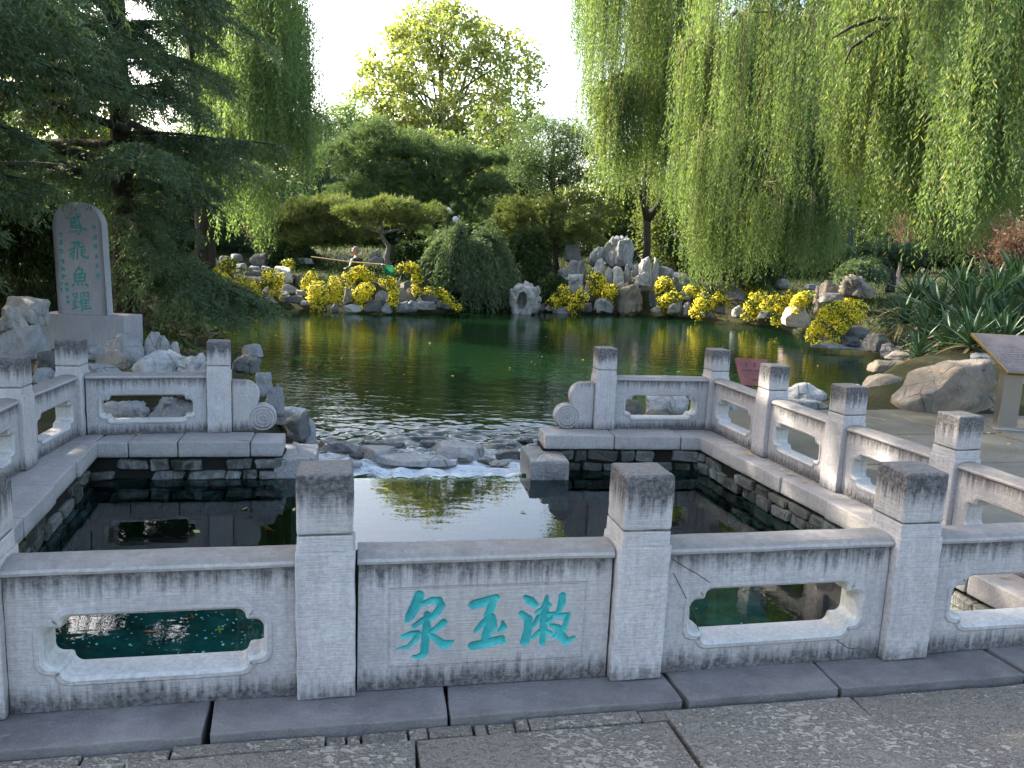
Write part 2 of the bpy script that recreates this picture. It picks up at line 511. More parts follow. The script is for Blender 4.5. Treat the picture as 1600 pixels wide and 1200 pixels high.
def pond_material():
    t = NT('pond_water')
    geo = t.n('ShaderNodeNewGeometry'); pos = geo.outputs['Position']
    w1 = t.noise(t.mapping(pos, (2.2, 5.0, 1), (0, 0, 0.1)), 1.0, 3, 0.55, 0.3)
    w2 = t.noise(t.mapping(pos, (7, 15, 1), (0, 0, -0.15)), 1.0, 2, 0.5, 0.3)
    h = t.math('ADD', w1, t.math('MULTIPLY', w2, 0.3))
    # calmer water far from the overflow
    y = sep(t, pos, 1)
    mr = t.n('ShaderNodeMapRange'); t.l(y, mr.inputs[0])
    mr.inputs[1].default_value = 9; mr.inputs[2].default_value = 24; mr.inputs[3].default_value = 0.15; mr.inputs[4].default_value = 0.055
    nrm = t.bump(h, mr.outputs[0], 0.10)
    body = t.n('ShaderNodeBsdfDiffuse'); body.inputs[0].default_value = (0.0033, 0.0145, 0.0047, 1)
    gl = t.n('ShaderNodeBsdfGlossy'); gl.inputs['Roughness'].default_value = 0.03; t.l(nrm, gl.inputs['Normal'])
    fr = t.n('ShaderNodeFresnel'); fr.inputs[0].default_value = 1.43; t.l(nrm, fr.inputs['Normal'])
    mx = t.n('ShaderNodeMixShader'); t.l(fr.outputs[0], mx.inputs[0]); t.l(body.outputs[0], mx.inputs[1]); t.l(gl.outputs[0], mx.inputs[2])
    # thin froth by the overflow stones, with sky glitter painted white farther out
    att = t.n('ShaderNodeAttribute', attribute_name='foam_glitter')
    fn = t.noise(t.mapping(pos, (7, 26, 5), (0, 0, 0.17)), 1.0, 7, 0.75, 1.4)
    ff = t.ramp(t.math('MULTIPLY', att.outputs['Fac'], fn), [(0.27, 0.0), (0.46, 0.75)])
    foam_glitter = t.n('ShaderNodeBsdfDiffuse'); foam_glitter.inputs[0].default_value = (0.6, 0.63, 0.64, 1)
    mx2 = t.n('ShaderNodeMixShader'); t.l(ff, mx2.inputs[0]); t.l(mx.outputs[0], mx2.inputs[1]); t.l(foam_glitter.outputs[0], mx2.inputs[2])
    t.l(mx2.outputs[0], t.out.inputs[0])
    return t.m


def pool_material():
    t = NT('clear_pool_water')
    geo = t.n('ShaderNodeNewGeometry'); pos = geo.outputs['Position']
    w = t.noise(t.mapping(pos, (4, 9, 1)), 1.0, 2, 0.5, 0.4)
    nrm = t.bump(w, 0.022, 0.05)
    tr = t.n('ShaderNodeBsdfTransparent'); tr.inputs[0].default_value = (0.50, 0.84, 0.80, 1)
    gl = t.n('ShaderNodeBsdfGlossy'); gl.inputs['Roughness'].default_value = 0.0; t.l(nrm, gl.inputs['Normal'])
    fr = t.n('ShaderNodeFresnel'); fr.inputs[0].default_value = 1.48; t.l(nrm, fr.inputs['Normal'])
    mx = t.n('ShaderNodeMixShader'); t.l(fr.outputs[0], mx.inputs[0]); t.l(tr.outputs[0], mx.inputs[1]); t.l(gl.outputs[0], mx.inputs[2])
    t.l(mx.outputs[0], t.out.inputs[0])
    return t.m


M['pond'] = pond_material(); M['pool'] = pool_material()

# ------------------------------------------------------------------ ground, pond, pool
POND_Z, POOL_Z = -0.60, -0.45
POND = [(-1.9, 7.3), (-2.1, 8.2), (-2.5, 9.0), (-3.3, 10.6), (-4.9, 14), (-6.5, 18), (-9.4, 23), (-9.4, 27), (-5.2, 26.4), (-3, 26.6), (-2.0, 30),
        (0, 30.4), (4, 32), (6.9, 30.3), (9.2, 28.3), (8.8, 23.3), (9.6, 19.8), (8.9, 17), (6.8, 14.2), (4.9, 12.4), (3.6, 10.8), (2.2, 9.6), (1.2, 8.7), (0.35, 7.6)]
POOL = [(-1.8, 6.9), (-2.03, 6.88), (-3.5, 6.6), (-3.05, 4.81), (-2.5, 2.75), (2.95, 3.75), (2.45, 5.17), (1.87, 7.8), (0.36, 7.55), (0.2, 7.22)]


def inside_dist(PX, PY, poly):
    """signed distance to a polygon on a grid, negative inside"""
    d = np.full(PX.shape, 1e9); ins = np.zeros(PX.shape, bool)
    n = len(poly)
    for i in range(n):
        x0, y0 = poly[i]; x1, y1 = poly[(i + 1) % n]
        ex, ey = x1 - x0, y1 - y0
        tt = np.clip(((PX - x0) * ex + (PY - y0) * ey) / (ex * ex + ey * ey), 0, 1)
        d = np.minimum(d, np.hypot(PX - x0 - tt * ex, PY - y0 - tt * ey))
        cr = (y0 > PY) != (y1 > PY)
        with np.errstate(divide='ignore', invalid='ignore'):
            xi = x0 + (PY - y0) / (ey if ey else 1e-9) * ex
        ins ^= cr & (PX < xi)
    return np.where(ins, -d, d)


def grid_mesh(name, xs, ys, zf, keep=None):
    X, Y = np.meshgrid(xs, ys)
    Z = zf(X, Y)
    V = np.stack([X, Y, Z], -1).reshape(-1, 3)
    nx, ny = len(xs), len(ys)
    i, j = np.meshgrid(np.arange(nx - 1), np.arange(ny - 1))
    a = (j * nx + i).ravel()
    Fq = np.stack([a, a + 1, a + nx + 1, a + nx], 1)
    if keep is not None:
        cx = V[Fq].mean(1)
        Fq = Fq[keep(cx[:, 0], cx[:, 1])]
        used = np.unique(Fq); remap = np.full(len(V), -1); remap[used] = np.arange(len(used))
        V = V[used]; Fq = remap[Fq]
    return npmesh(name, V, Fq), V


def smooth01(x): x = np.clip(x, 0, 1); return x * x * (3 - 2 * x)


def ground_z(X, Y):
    dp = inside_dist(X, Y, POND); dq = inside_dist(X, Y, POOL)
    far = -0.7 + 1.15 * smooth01((dp + 0.35) / 1.8) + 0.9 * smooth01((dp - 1.5) / 9)
    near = np.full(X.shape, -0.24)
    lm_ = smooth01((-3.0 - X) / 1.5)
    w = smooth01((Y - 9.0 - 4.0 * lm_) / 3.5)
    # the left bank by the stele is raised a little, the right one is level with the paving
    left = smooth01((-2.6 - X) / 1.5) * smooth01((Y - 7.2) / 1.5)
    near = near + left * 0.25
    z = near * (1 - w) + far * w
    z = np.where(dp < 0.25, np.minimum(z, -0.7 + 0.4 * np.clip(dp, -3, 0.25) / 0.25 * (dp > -10)), z)
    z = np.where(dp < 0, np.maximum(-0.75 + dp * 0.6, -1.7), z)
    z = np.where(dq < 0.12, np.minimum(z, -1.3), z)
    z = np.where((Y > 6.3) & (Y < 8.6) & (X > -2.15) & (X < 0.55), np.minimum(z, -1.2), z)
    z = z + 0.10 * np.sin(X * 0.9 + 1.3) * np.sin(Y * 0.7) * w * (dp > 0.5)
    return z


xs = np.concatenate([[-400, -200, -100, -60, -40, -30], np.arange(-24, -6, 0.8), np.arange(-6, 6, 0.2), np.arange(6, 24, 0.8), [26, 32, 40, 60, 100, 200, 400]])
ys = np.concatenate([[-200, -80, -30, -12, -6, -2, 0], np.arange(1, 14, 0.2), np.arange(14, 44, 0.6), [46, 52, 60, 80, 120, 200, 400, 700]])
gm, _ = grid_mesh('ground', xs, ys, ground_z)
ground = tag(link('ground', gm, None, M['soil'], smooth=True), kind='structure')

# pool floor and water
pf = pydata('pool_floor', [(-4, 2.4, -1.25), (3.4, 2.4, -1.25), (3.4, 8.0, -1.25), (-4, 8.0, -1.25)], [(0, 1, 2, 3)])


def pool_floor_mat():
    t = NT('pool_floor_teal')
    geo = t.n('ShaderNodeNewGeometry'); pos = geo.outputs['Position']
    n = t.noise(pos, 4, 6, 0.65)
    c = t.ramp(n, [(0.35, (0.003, 0.022, 0.02)), (0.7, (0.018, 0.125, 0.11))])
    t.pbsdf(c, 0.8)
    return t.m


tag(link('pool_floor', pf, None, pool_floor_mat()), kind='structure')
pw = pydata('pool_water', [(x, y, POOL_Z) for x, y in [(-1.78, 6.93), (-2.03, 7.0), (-3.7, 6.75), (-3.2, 4.75), (-2.6, 2.6), (3.05, 3.7), (2.55, 5.2), (1.95, 7.9), (0.4, 7.65), (0.2, 7.28)]], [tuple(range(10))])
tag(link('pool_water', pw, None, M['pool']), kind='structure')

# pond surface with real ripples below the overflow
LIP_A, LIP_B = np.array([-1.8, 6.92]), np.array([0.22, 7.27])
ld = (LIP_B - LIP_A) / np.linalg.norm(LIP_B - LIP_A); ln = np.array([-ld[1], ld[0]])


def lip_uv(X, Y):
    return ((X - LIP_A[0]) * ld[0] + (Y - LIP_A[1]) * ld[1]), ((X - LIP_A[0]) * ln[0] + (Y - LIP_A[1]) * ln[1])


rw = np.random.default_rng(3)
WAVES = []
for k in range(46):
    an = rw.normal(math.pi / 2, 0.75 if k % 3 == 0 else 0.28); lam = rw.uniform(0.10, 0.36)
    WAVES.append((math.cos(an) * 2 * math.pi / lam, math.sin(an) * 2 * math.pi / lam, rw.uniform(0, 6.28), lam * 0.0058))


def pond_z(X, Y):
    u, v = lip_uv(X, Y)
    fall = -0.47 + (POND_Z + 0.47) * smooth01(v / 0.55)
    r = np.hypot((X + 0.45) / 1.15, (Y - 7.6) / 1.15)
    amp = smooth01((3.1 - r) / 2.3) * smooth01((v + 0.02) / 0.2)
    h = np.zeros(X.shape)
    for kx, ky, ph, a in WAVES: h += a * np.sin(kx * X + ky * Y + ph + 0.5 * np.sin(X * 1.7 + ph) + 0.4 * np.sin(Y * 2.1 - ph))
    h += 0.0045 * np.sin(r * 26 + 1.5 * np.sin(X * 2.0)) 
    base = np.where((u > -0.2) & (u < 2.25), fall, POND_Z)
    return base + h * amp * 2.5


xs = np.concatenate([np.arange(-16, -4, 0.8), np.arange(-4, 3.2, 0.03), np.arange(3.2, 16, 0.8)])
ys = np.concatenate([np.arange(6.85, 11.5, 0.03), np.arange(11.5, 34, 0.5)])
pm, PV = grid_mesh('pond_water', xs, ys, pond_z, lambda cx, cy: (lip_uv(cx, cy)[1] > 0.0) & (inside_dist(cx, cy, POND) < 1.2) & (inside_dist(cx, cy, POOL) > 0.0))
uu, vv = lip_uv(PV[:, 0], PV[:, 1])
foam_glitter = smooth01((vv - 0.06) / 0.5) * smooth01((3.2 - np.abs(vv - 0.1)) / 3.0) * smooth01((2.6 - np.abs(uu - 1.0)) / 1.5)  # mask reaches past the stones so white paint imitates sky glitter
a = pm.attributes.new('foam_glitter', 'FLOAT', 'POINT'); a.data.foreach_set('value', foam_glitter.astype(np.float32))
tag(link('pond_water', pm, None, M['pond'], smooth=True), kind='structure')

# ------------------------------------------------------------------ front plinth and paving
PO = Vector((-1.583, 2.326)); PD = Vector((0.9786, 0.2055)); PN = Vector((-0.2055, 0.9786))


def row(u, v): p = PO + PD * u + PN * v; return (p.x, p.y)


pav = tag(bpy.data.objects.new('pavement', None), kind='structure'); COL.objects.link(pav)
bed = slab_poly('mortar_bed', [row(-6, -7), row(9, -7), row(9, -0.002), row(-6, -0.002)], -0.3, -0.055, M['dark_joint'], pav, bev=0.005, amp=0, cuts=0)
g = 0.007
vrows = [(-0.93, -0.085, [-3.2, -2.1, -1.15, -0.35, 0.40, 1.315, 2.24, 3.03, 3.95, 4.9, 5.9, 6.9]),
         (-1.95, -0.93, [-3.3, -2.2, -1.0, 0.0, 0.9, 1.75, 2.6, 3.6, 4.5, 5.5, 6.5]),
         (-3.0, -1.95, [-3.0, -1.8, -0.7, 0.3, 1.3, 2.2, 3.2, 4.2, 5.3, 6.3]),
         (-4.2, -3.0, [-3.3, -2.1, -0.9, 0.2, 1.2, 2.3, 3.3, 4.4, 5.5])]
k = 0
for v0, v1, us in vrows:
    for a_, b_ in zip(us[:-1], us[1:]):
        k += 1
        v1r = v1 + (0.065 if (v1 > -0.1 and b_ > 2.3) else 0.0)
        sk = 0.03 * math.sin(k * 2.1)
        dz = 0.004 * math.sin(k * 5.3)
        slab_poly('paving_stone', [row(a_ + g + sk, v0 + g), row(b_ - g + sk, v0 + g), row(b_ - g, v1r - g), row(a_ + g, v1r - g)], -0.25, -0.020 + dz, M['granite'], pav, bev=0.009, amp=0.010, cuts=9, seed=k)
# the narrow strip of small filler stones between plinth and paving, left half
uq = -0.9
random.seed(11)
while uq < 2.3:
    w = random.choice([0.05, 0.07, 0.10, 0.16, 0.3, 0.42]) if uq > 0.6 else random.uniform(0.25, 0.5)
    slab_poly('filler_stone', [row(uq + .004, -0.082 + random.uniform(0, .008)), row(uq + w - .004, -0.08 + random.uniform(0, .008)), row(uq + w - .004, -0.012), row(uq + .004, -0.012)], -0.2, -0.024 + random.uniform(-.012, .004), M['granite'], pav, bev=0.006, amp=0.004, cuts=1, seed=uq)
    uq += w
plinth = tag(bpy.data.objects.new('plinth_kerb', None), kind='structure'); COL.objects.link(plinth)
pu = [-1.75, -0.9, -0.2, 0.60, 1.465, 2.325, 3.02, 3.85, 4.7, 5.5]
for i, (a_, b_) in enumerate(zip(pu[:-1], pu[1:])):
    s0 = 0.03 if i % 2 else -0.02
    slab_poly('plinth_stone', [row(a_ + .006 + s0, 0), row(b_ - .006 - s0 * .8, 0), row(b_ - .006, 0.42), row(a_ + .006, 0.42)], -0.28, -0.002 + 0.002 * math.sin(i * 3), M['slate'], plinth, bev=0.006, amp=0.007, cuts=9, seed=i + 3)
# side paving beyond the right hand railing
side = tag(bpy.data.objects.new('side_pavement', None), kind='structure'); COL.objects.link(side)
q0 = Vector((2.45, 7.4)); dx = Vector((0.973, 0.231)); dy = Vector((-0.231, 0.973))
for i in range(5):
    for j in range(5):
        def P(a, b): p = q0 + dx * a + dy * b; return (p.x, p.y)
        x0 = 0.12 + i * 1.25 + (0.5 if j % 2 else 0) * (i > 0); x1 = 0.12 + (i + 1) * 1.25 + (0.5 if j % 2 else 0)
        y0 = -4.0 + j * 1.15
        if j == 4: y0, y1 = 0.60, 1.9
        else: y1 = y0 + 1.15
        slab_poly('paving_stone', [P(x0 + .006, y0 + .006), P(x1 - .006, y0 + .006), P(x1 - .006, y1 - .006), P(x0 + .006, y1 - .006)], -0.35, -0.115 + 0.004 * math.sin(i * 3 + j * 7), M['sidepave'], side, bev=0.008, amp=0.004, cuts=2, seed=i * 7 + j)


# ------------------------------------------------------------------ balustrades
def make_post_meshes():
    bm = box_bm(-.105, .105, -.105, .105, 0, .555, bev=.009, seg=3, cuts=9, amp=.0045, freq=13)
    b2 = box_bm(-.098, .098, -.098, .098, .548, .612, bev=.006, seg=2, cuts=3, amp=.002, freq=9)
    me2 = bm_mesh(b2, 'neck'); bm.from_mesh(me2)
    shaft = bm_mesh(bm, 'post')
    bm = box_bm(-.099, .099, -.099, .099, 0.006, .225, bev=.016, seg=3, cuts=5, amp=.003, freq=11)
    for v in bm.verts:
        if v.co.z > .2: v.co.z += .006 * (1 - (max(abs(v.co.x), abs(v.co.y)) / .1) ** 2)
    cap = bm_mesh(bm, 'cap')
    return shaft, cap


POSTS = [make_post_meshes() for _ in range(3)]


def put_post(parent, p, ang, hs=1.0, i=0, tilt=(0, 0), base=0.0):
    sh, cp = POSTS[i % 3]
    o = link('post', sh, parent, M['post'], (p[0], p[1], base))
    o.rotation_euler = (tilt[0], tilt[1], ang)
    o.scale = (1, 1, hs)
    c = link('cap', cp, o, M['cap'], (0, 0, .608))
    c.rotation_euler.z = (i * 37 % 4) * math.pi / 2
    return o


def opening(a, b, a2, b2, r, d=0.0, n=5):
    """outline of the long opening with stepped, rounded corners; d grows it"""
    a, b, a2, b2 = a + d, b + d, a2 + d, b2 + d
    r2 = r + d * .5
    q = []
    def arc(cx, cz, t0):
        for i in range(n + 1):
            t = t0 + math.pi / 2 * i / n
            q.append((cx + r2 * math.cos(t), cz + r2 * math.sin(t)))
    pts = []
    # first quadrant, from the right side up and over
    q = []; arc(a - r2, b2 - r2, 0); Q = q[:]
    Q.append((a2 + 0.012, b2)); Q.append((a2 + 0.003, b2 + 0.003)); Q.append((a2, b2 + 0.012))
    q = []; arc(a2 - r2, b - r2, 0); Q += q
    # add the straight run so the ring stays even
    top = [(a2 - r2 - (a2 - r2) * i / 4, b) for i in range(1, 4)]
    Q += top
    pts += Q
    pts += [(0, b)] + [(-x, z) for x, z in reversed(Q)]
    low = [(-x, -z) for x, z in Q] + [(0, -b)] + [(x, -z) for x, z in reversed(Q)]
    return pts + low


def make_panel(L, h=0.50, th=0.13, hole=True, zc=0.235, seed=0):
    """carved panel, length L along x, centred; front at y=-th/2"""
    V, Fc, mats = [], [], []
    hw = L / 2
    yf, yb = -th / 2, th / 2
    if hole:
        a = hw * 0.765; b = 0.112; a2 = a - 0.062; b2 = b - 0.042
        rings = []
        def ring(pts, y): i0 = len(V); V.extend((x, y, zc + z) for x, z in pts); rings.append(i0); return i0
        C0 = opening(a, b, a2, b2, .032); C1 = opening(a, b, a2, b2, .032, .012); C2 = opening(a, b, a2, b2, .032, .026); C3 = opening(a, b, a2, b2, .032, .032)
        N = len(C0)
        from mathutils.geometry import tessellate_polygon
        OUT = [(hw, -zc), (hw, h - zc), (-hw, h - zc), (-hw, -zc)]
        def plate(io, ii, flip):
            ids = [io + k_ for k_ in range(4)] + [ii + k_ for k_ in range(N)]
            tr_ = tessellate_polygon([[Vector((x, z, 0)) for x, z in OUT], [Vector((x, z, 0)) for x, z in C3]])
            for f in tr_:
                Fc.append(tuple(ids[i] for i in f)); mats.append(0)
        def band(i0, i1, mi, flip=False):
            for k_ in range(N):
                k2 = (k_ + 1) % N
                f = (i0 + k_, i0 + k2, i1 + k2, i1 + k_)
                Fc.append(tuple(reversed(f)) if flip else f); mats.append(mi)
        for sgn, y in ((-1, yf), (1, yb)):
            ro = ring(OUT, y)
            r3 = ring(C3, y); r2 = ring(C2, y + sgn * .006); r1 = ring(C1, y + sgn * .006); r0 = ring(C0, y - sgn * .006)
            fl = sgn > 0
            plate(ro, r3, fl); band(r3, r2, 0, fl); band(r2, r1, 0, fl); band(r1, r0, 1, fl)
            if sgn < 0: front = (ro, r0)
            else: back = (ro, r0)
        # a few rings through the thickness of the cheek
        prev = front[1]
        for t_ in (0.25, 0.5, 0.75):
            rr = ring(opening(a, b, a2, b2, .032, -.003 * math.sin(t_ * math.pi)), yf + .006 + (th - .012) * t_)
            band(prev, rr, 1); prev = rr
        band(prev, back[1], 1)
        for k_ in range(4):
            Fc.append((front[0] + k_, front[0] + (k_ + 1) % 4, back[0] + (k_ + 1) % 4, back[0] + k_)); mats.append(0)
    me = pydata('panel', V, Fc)
    me.materials.append(M['panel']); me.materials.append(M['cheek'])
    me.polygons.foreach_set('material_index', np.array(mats, dtype=np.int32))
    bm = bmesh.new(); bm.from_mesh(me)
    bmesh.ops.recalc_face_normals(bm, faces=bm.faces[:])
    bm.to_mesh(me); bm.free()
    return me


def rail_mesh(L, th=0.13, seed=0):
    """rounded coping that finishes a panel: profile swept along x"""
    hw = L / 2
    pr = [(-th / 2 - .002, .0), (-th / 2 - .012, .006), (-th / 2 - .014, .016), (-th / 2 - .009, .026), (-th / 2 - .004, .030), (-th / 2 + .006, .038), (-th / 2 + .024, .043), (0, .047)]
    pr = pr + [(-y, z) for y, z in reversed(pr[:-1])]
    n = 22
    V, Fc = [], []
    for i in range(n + 1):
        x = -hw + L * i / n
        for y, z in pr:
            q = Vector((x * 5 + seed, y * 9, z * 9))
            V.append((x, y + .003 * mnoise.noise(q * 1.7), z + .003 * mnoise.noise(q + Vector((9, 9, 9)))))
    m_ = len(pr)
    for i in range(n):
        for j in range(m_ - 1):
            Fc.append((i * m_ + j, i * m_ + j + 1, (i + 1) * m_ + j + 1, (i + 1) * m_ + j))
        Fc.append((i * m_ + m_ - 1, i * m_, (i + 1) * m_, (i + 1) * m_ + m_ - 1))
    Fc.append(tuple(range(m_))); Fc.append(tuple(n * m_ + j for j in reversed(range(m_))))
    me = pydata('rail', V, Fc)
    bm = bmesh.new(); bm.from_mesh(me); bmesh.ops.recalc_face_normals(bm, faces=bm.faces[:]); bm.to_mesh(me); bm.free()
    return me


def joints(o, L):
    for sx in (-1, 1):
        bm = box_bm(sx * L / 2 - .02, sx * L / 2 + .02, -.048, .048, .001, .512)
        link('joint', bm_mesh(bm, 'joint'), o, M['dark_joint'])


def put_panel(parent, p, q, base=0.0, gap=.110, mesh=None, seed=0, hole=True):
    p, q = Vector(p), Vector(q)
    d = (q - p); L = d.length - 2 * gap; ang = math.atan2(d.y, d.x); c = (p + q) / 2
    o = link('panel', mesh or make_panel(L, hole=hole), parent, None, (c.x, c.y, base))
    o.rotation_euler.z = ang
    r = link('rail', rail_mesh(L + .006, seed=seed), o, M['rail'], (0, 0, .497), smooth=False)
    joints(o, L)
    return o, L, ang


# --- carved characters -------------------------------------------------
def stroke_sdf(U, Vv, strokes):
    """inside depth field of a set of tapered strokes [(x, y, r), ...] in the units of U, Vv"""
    best = np.full(U.shape, -1e9)
    for st in strokes:
        for (x0, y0, r0), (x1, y1, r1) in zip(st[:-1], st[1:]):
            ex, ey = x1 - x0, y1 - y0; LL = ex * ex + ey * ey + 1e-9
            tt = np.clip(((U - x0) * ex + (Vv - y0) * ey) / LL, 0, 1)
            dd = np.hypot(U - x0 - tt * ex, Vv - y0 - tt * ey)
            best = np.maximum(best, (r0 + (r1 - r0) * tt) - dd)
    return best


QUAN = [[(245, 222, 26), (225, 290, 31), (180, 370, 26), (163, 402, 14)], [(262, 288, 14), (330, 258, 19), (383, 260, 20), (398, 300, 22), (365, 350, 22), (322, 385, 18)],
        [(213, 437, 15), (262, 402, 17), (292, 378, 12)], [(300, 355, 18), (295, 450, 22), (285, 560, 22), (278, 630, 22), (240, 650, 15), (195, 647, 5)],
        [(130, 512, 12), (190, 492, 18), (236, 490, 18), (220, 530, 18), (170, 580, 12), (85, 600, 4)], [(412, 415, 22), (370, 450, 18), (310, 490, 12)],
        [(310, 490, 12), (360, 525, 18), (410, 568, 26), (450, 560, 20), (480, 545, 8)]]
YU = [[(622, 290, 26), (690, 272, 27), (780, 240, 20)], [(752, 270, 24), (738, 330, 22), (722, 362, 22)], [(740, 388, 28), (690, 420, 22), (635, 472, 11)],
      [(738, 385, 32), (742, 440, 34), (712, 500, 26), (702, 545, 20)], [(825, 412, 10), (830, 447, 19), (800, 472, 12)], [(612, 575, 23), (700, 560, 25), (815, 528, 22), (830, 552, 14)]]
SHU = [[(985, 240, 15), (1020, 266, 25), (1058, 292, 14)], [(955, 350, 16), (1003, 390, 23), (1000, 470, 24), (978, 548, 24)],
       [(1132, 232, 9), (1122, 300, 22), (1110, 400, 22), (1106, 500, 19), (1100, 560, 15)], [(1055, 345, 10), (1100, 320, 14), (1150, 295, 13)],
       [(1038, 440, 12), (1072, 375, 13), (1120, 362, 13), (1185, 352, 13), (1155, 400, 13), (1110, 432, 10)], [(1038, 517, 12), (1078, 480, 16)], [(1128, 470, 10), (1160, 490, 13)],
       [(1240, 228, 20), (1236, 280, 21), (1210, 342, 13)], [(1190, 365, 12), (1240, 363, 14), (1278, 360, 14), (1262, 420, 15), (1245, 470, 15)],
       [(1165, 435, 14), (1205, 450, 20), (1235, 510, 27), (1265, 547, 22), (1322, 515, 8)], [(1245, 442, 13), (1200, 500, 13), (1168, 520, 6)]]


def carved_field(parent, w0, w1, z0, z1, y, groups, depth, step, mat_stone, mat_paint, frame=None, back_y=None, outline=None):
    """front face of a slab as a fine grid whose strokes are sunk into the stone; the painted strokes are parts of their own"""
    nx, nz = int((w1 - w0) / step), int((z1 - z0) / step)
    xs_, zs_ = np.linspace(w0, w1, nx + 1), np.linspace(z0, z1, nz + 1)
    X, Z = np.meshgrid(xs_, zs_)
    D = np.zeros(X.shape); G_ = np.zeros(X.shape, int)
    for gi, st in enumerate(groups):
        s_ = stroke_sdf(X, Z, st)
        D = np.maximum(D, np.clip(s_ * 1.1, 0, depth)); G_[s_ > 0] = gi + 1
    if frame:
        fx0, fx1, fz0, fz1 = frame
        e = np.minimum(np.minimum(X - fx0, fx1 - X), np.minimum(Z - fz0, fz1 - Z))
        D = D + 0.0035 * (np.abs(e) < step * 1.3) + 0.0012 * (e > 0)
    V = np.stack([X, y + D, Z], -1).reshape(-1, 3)
    i, j = np.meshgrid(np.arange(nx), np.arange(nz)); a_ = (j * (nx + 1) + i).ravel()
    Fq = np.stack([a_, a_ + 1, a_ + nx + 2, a_ + nx + 1], 1)
    fg = G_.reshape(-1)[Fq]
    gid = np.where((fg > 0).sum(1) >= 2, fg.max(1), 0)
    if outline is not None:
        cxz = V[Fq].mean(1); keep = outline(cxz[:, 0], cxz[:, 2])
        Fq = Fq[keep]; gid = gid[keep]
    for gi in range(len(groups) + 1):
        ff = Fq[gid == gi]
        if not len(ff): continue
        used = np.unique(ff); rm = np.full(len(V), -1); rm[used] = np.arange(len(used))
        me = npmesh('character' if gi else 'inscription_field', V[used], rm[ff])
        link('character' if gi else 'inscription_field', me, parent, mat_paint if gi else mat_stone, smooth=True)


FR = [(-2.94, 2.245), (-1.79, 2.56), (-0.648, 2.802), (0.516, 3.031), (1.706, 3.296), (2.90, 3.56)]
front = empty('stone_balustrade', (0.5, 3.0, 0), 'long stone railing across the front with three teal carved characters on its middle panel', 'balustrade')
front.location = (0, 0, 0)
tilts = [(0, 0), (0, 0), (.004, -.012), (.006, .008), (.0, .004), (0, 0)]
for i, p in enumerate(FR):
    d = Vector(FR[min(i + 1, 5)]) - Vector(FR[max(i - 1, 0)])
    put_post(front, p, math.atan2(d.y, d.x), (1, 1, 1.02, 1.0, .985, .985)[i], i, tilts[i])
for i in range(5):
    if i == 2: continue
    put_panel(front, FR[i], FR[i + 1], seed=i)
# middle panel with the inscription
p, q = Vector(FR[2]), Vector(FR[3]); d = q - p; Lm = d.length - .220; ang = math.atan2(d.y, d.x); c = (p + q) / 2
mid = link('panel', bm_mesh(box_bm(-Lm / 2, Lm / 2, -.055, .065, 0, .5, bev=.004), 'panel'), front, M['panel'], (c.x, c.y, 0))
mid.rotation_euler.z = ang
link('rail', rail_mesh(Lm + .006, seed=9), mid, M['rail'], (0, 0, .497))
joints(mid, Lm)


def panel_local(px, py):
    """photo pixel -> x, z on the front face of the middle panel"""
    n_ = Vector((math.sin(ang), -math.cos(ang), 0)); o_ = Vector((c.x, c.y, 0)) + n_ * .067
    dr = ray(px, py); t_ = (o_ - Vector((0, 0, CAM_H))).dot(n_) / dr.dot(n_)
    h = Vector((0, 0, CAM_H)) + dr * t_ - Vector((c.x, c.y, 0))
    return h.x * math.cos(ang) + h.y * math.sin(ang), h.z


def conv(strokes):
    o_ = []
    for st in strokes:
        s_ = []
        for x, y, r in st:
            px, py = 600 + x / 4.444, 880 + y / 4.444
            u, z = panel_local(px, py); u2, _ = panel_local(px + 1, py)
            s_.append((u, z, r / 4.444 * abs(u2 - u) * 1.30))
        o_.append(s_)
    return o_


f0, f1 = panel_local(609, 925), panel_local(910, 1024)
carved_field(mid, -Lm / 2 + .002, Lm / 2 - .002, .002, .498, -.067, [conv(QUAN), conv(YU), conv(SHU)], .010, .0028, M['panel'], M['teal'], frame=(f0[0], f1[0], f1[1] - .01, f0[1] + .01))

ZR, ZL = -0.10, -0.11
RR = [(2.106, 8.235), (2.359, 7.168), (2.612, 6.137), (2.910, 5.108), (3.19, 4.05)]
rightb = empty('stone_balustrade', (0, 0, 0), 'stone railing running back along the right side of the pool beside the paving', 'balustrade')
for i, p in enumerate(RR):
    d = Vector(RR[min(i + 1, 4)]) - Vector(RR[max(i - 1, 0)])
    put_post(rightb, p, math.atan2(d.y, d.x), 1.0, i + 1, base=ZR)
for i in range(4):
    put_panel(rightb, RR[i + 1], RR[i], ZR, seed=20 + i)
RB = [(0.925, 8.005), (2.106, 8.235)]
backr = empty('stone_balustrade', (0, 0, 0), 'short stone railing at the back right of the pool ending in a spiral scroll', 'balustrade')
dR = Vector(RB[1]) - Vector(RB[0]); aR = math.atan2(dR.y, dR.x)
put_post(backr, RB[0], aR, .99, 2, base=ZR)
put_panel(backr, RB[0], RB[1], ZR, seed=31)
LB = [(-2.662, 7.190), (-3.80, 6.83)]
backl = empty('stone_balustrade', (0, 0, 0), 'short stone railing at the back left of the pool ending in a spiral scroll', 'balustrade')
dL = Vector(LB[0]) - Vector(LB[1]); aL = math.atan2(dL.y, dL.x)
put_post(backl, LB[0], aL, 1.0, 1, base=ZL)
put_panel(backl, LB[1], LB[0], ZL, seed=32)
LR = [(-3.80, 6.83), (-3.655, 5.77), (-3.43, 4.66), (-3.18, 3.45)]
leftb = empty('stone_balustrade', (0, 0, 0), 'stone railing on the left side of the pool in front of the rock pile', 'balustrade')
for i, p in enumerate(LR):
    d = Vector(LR[min(i + 1, 3)]) - Vector(LR[max(i - 1, 0)])
    put_post(leftb, p, math.atan2(d.y, d.x), 1.0, i, base=ZL)
